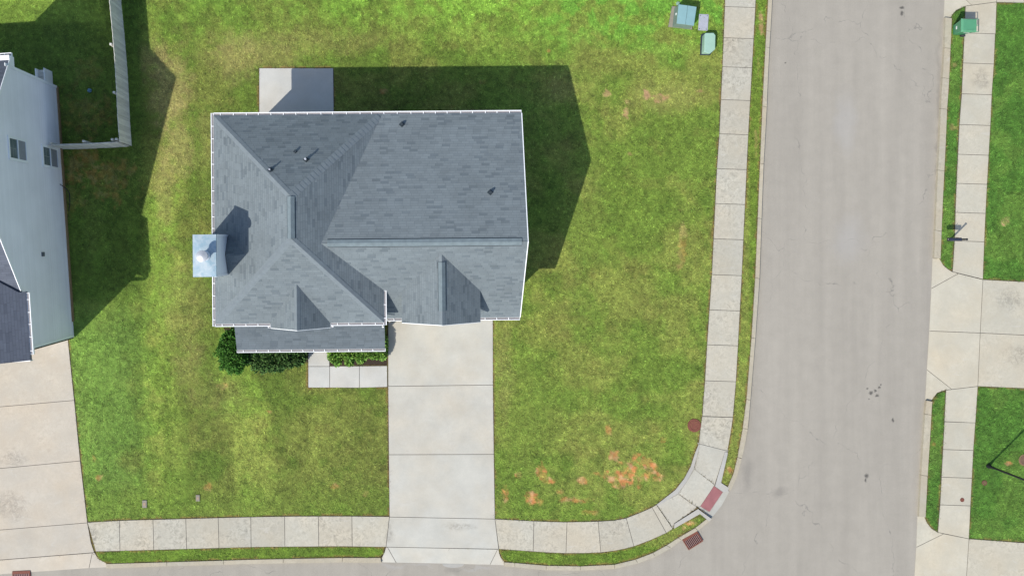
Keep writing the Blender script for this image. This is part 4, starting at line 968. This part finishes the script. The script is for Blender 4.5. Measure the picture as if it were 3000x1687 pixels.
# ---------------------------------------------------------------- WHEELED BIN
t = thing('wheeled_bin', 'green wheeled rubbish bin with its lid closed on the kerb strip', 'wheeled bin', G(2803, 90, .0), math.radians(-1))
bx0, bx1 = -.26, .30                                            # street side (front) is -x, handle side +x
m = MB(); bse = [(-.22, -.24, .04), (.24, -.24, .04), (.24, .24, .04), (-.22, .24, .04)]; tpp = [(-.40, -.32, .97), (.34, -.30, .97), (.34, .30, .97), (-.40, .32, .97)]
m.prism(bse, tpp); m.build('body', M['bin'], t, bevel=.03, smooth=True)
m = MB(); m.box(-.42, -.30, -.33, .33, .93, .975); m.box(-.30, .30, -.34, -.30, .93, .97); m.box(-.30, .30, .30, .34, .93, .97); m.build('rim', M['bin'], t, bevel=.012)
m = MB(); m.prism([(-.44, -.34, .976), (.30, -.33, .976), (.30, .33, .976), (-.44, .34, .976)], [(-.36, -.28, 1.05), (.28, -.28, 1.06), (.28, .28, 1.06), (-.36, .28, 1.05)]); m.box(-.2, .18, -.25, -.235, 1.05, 1.07); m.box(-.2, .18, .235, .25, 1.05, 1.07); m.box(.20, .215, -.26, .26, 1.05, 1.072)
m.build('lid', M['binlid'], t, bevel=.02, smooth=True)
m = MB(); m.bar((.42, -.31, 1.0), (.42, .31, 1.0), .017, 10); hnd = m.build('handle', M['lead'], t, smooth=True)
for yy in (-.31, 0, .31):
    m = MB(); m.bar((.28, yy, .98), (.42, yy, 1.0), .016, 8); m.build('handle_arm', M['binlid'], hnd, smooth=True)
for yy in (-.30, .30):
    m = MB(); m.bar((.22, yy - .03, .12), (.22, yy + .03, .12), .12, 20); wh = m.build('wheel', M['rubber'], t, bevel=.008); m = MB(); m.bar((.22, yy - .034, .12), (.22, yy + .034, .12), .06, 14); m.build('hub', M['lead'], wh)
m = MB(); m.poly([(-.296, -.06, .40), (-.296, .09, .40), (-.323, .09, .52), (-.323, -.06, .52)][::-1]); m.poly([(-.3, -.06, .40), (-.3, .09, .40), (-.33, .09, .52), (-.33, -.06, .52)][::-1]); m.hexa([(-.29, -.06, .40), (-.29, .07, .40), (-.304, .07, .40), (-.304, -.06, .40), (-.31, -.06, .50), (-.31, .07, .50), (-.326, .07, .50), (-.326, -.06, .50)]); m.build('label_sticker', M['white'], t)
m = MB(); m.hexa([(-.18, -.308, .78), (.1, -.308, .78), (.1, -.29, .78), (-.18, -.29, .78), (-.18, -.318, .86), (.1, -.316, .86), (.1, -.3, .86), (-.18, -.3, .86)]); m.build('label_sticker', M['white'], t)

# ---------------------------------------------------------------- MAILBOX
t = thing('mailbox', 'black post mounted mailbox facing the street on the right kerb strip', 'mailbox', G(2783, 701.5))
m = MB(); m.bar((0, 0, 0), (0, 0, 1.25), .045, 10); m.lathe([(.05, 0), (.06, .03), (.02, .08)], 12, (0, 0, 1.25)); m.box(-.60, .0, -.03, .03, .86, .91)
m.build('post', M['black'], t, smooth=True)
m = MB(); n_ = 10; pr = [(-.085, .92)] + [(.085 * math.cos(math.pi - math.pi * i / n_), 1.03 + .085 * math.sin(math.pi * i / n_)) for i in range(n_ + 1)] + [(.085, .92)]
m.prism([(-.72, a, b) for a, b in pr], [(-.12, a, b) for a, b in pr]); m.build('box', M['blackpaint'], t, smooth=True)
m = MB(); m.prism([(-.745, a * 1.08, .92 + (b - .92) * 1.04) for a, b in pr], [(-.721, a * 1.08, .92 + (b - .92) * 1.04) for a, b in pr]); dd = m.build('door', M['black'], t)
m = MB(); m.box(-.775, -.746, -.015, .015, 1.04, 1.08); m.build('door_knob', M['flue'], dd)
m = MB(); m.box(-.35, -.32, .088, .1, .98, 1.16); m.build('flag', M['rust'], t)

# ---------------------------------------------------------------- LAMP POST
t = thing('lamp_post', 'tall thin black lamp post standing in the right lawn by the sunken cap', 'street lamp', G(2895, 1364))
m = MB(); m.lathe([(.11, 0), (.11, .10), (.065, .22), (.05, .5), (.045, 3.4), (.05, 3.45), (.09, 3.5)], 16); m.build('pole', M['black'], t, smooth=True)
m = MB(); m.lathe([(.09, 3.5), (.15, 3.85)], 8); m.build('lantern', simple('lantern_glass', (.5, .5, .48), .3), t)
m = MB(); m.lathe([(.19, 3.85), (.08, 4.0), (.02, 4.08)], 8); m.build('lantern_roof', M['black'], t)
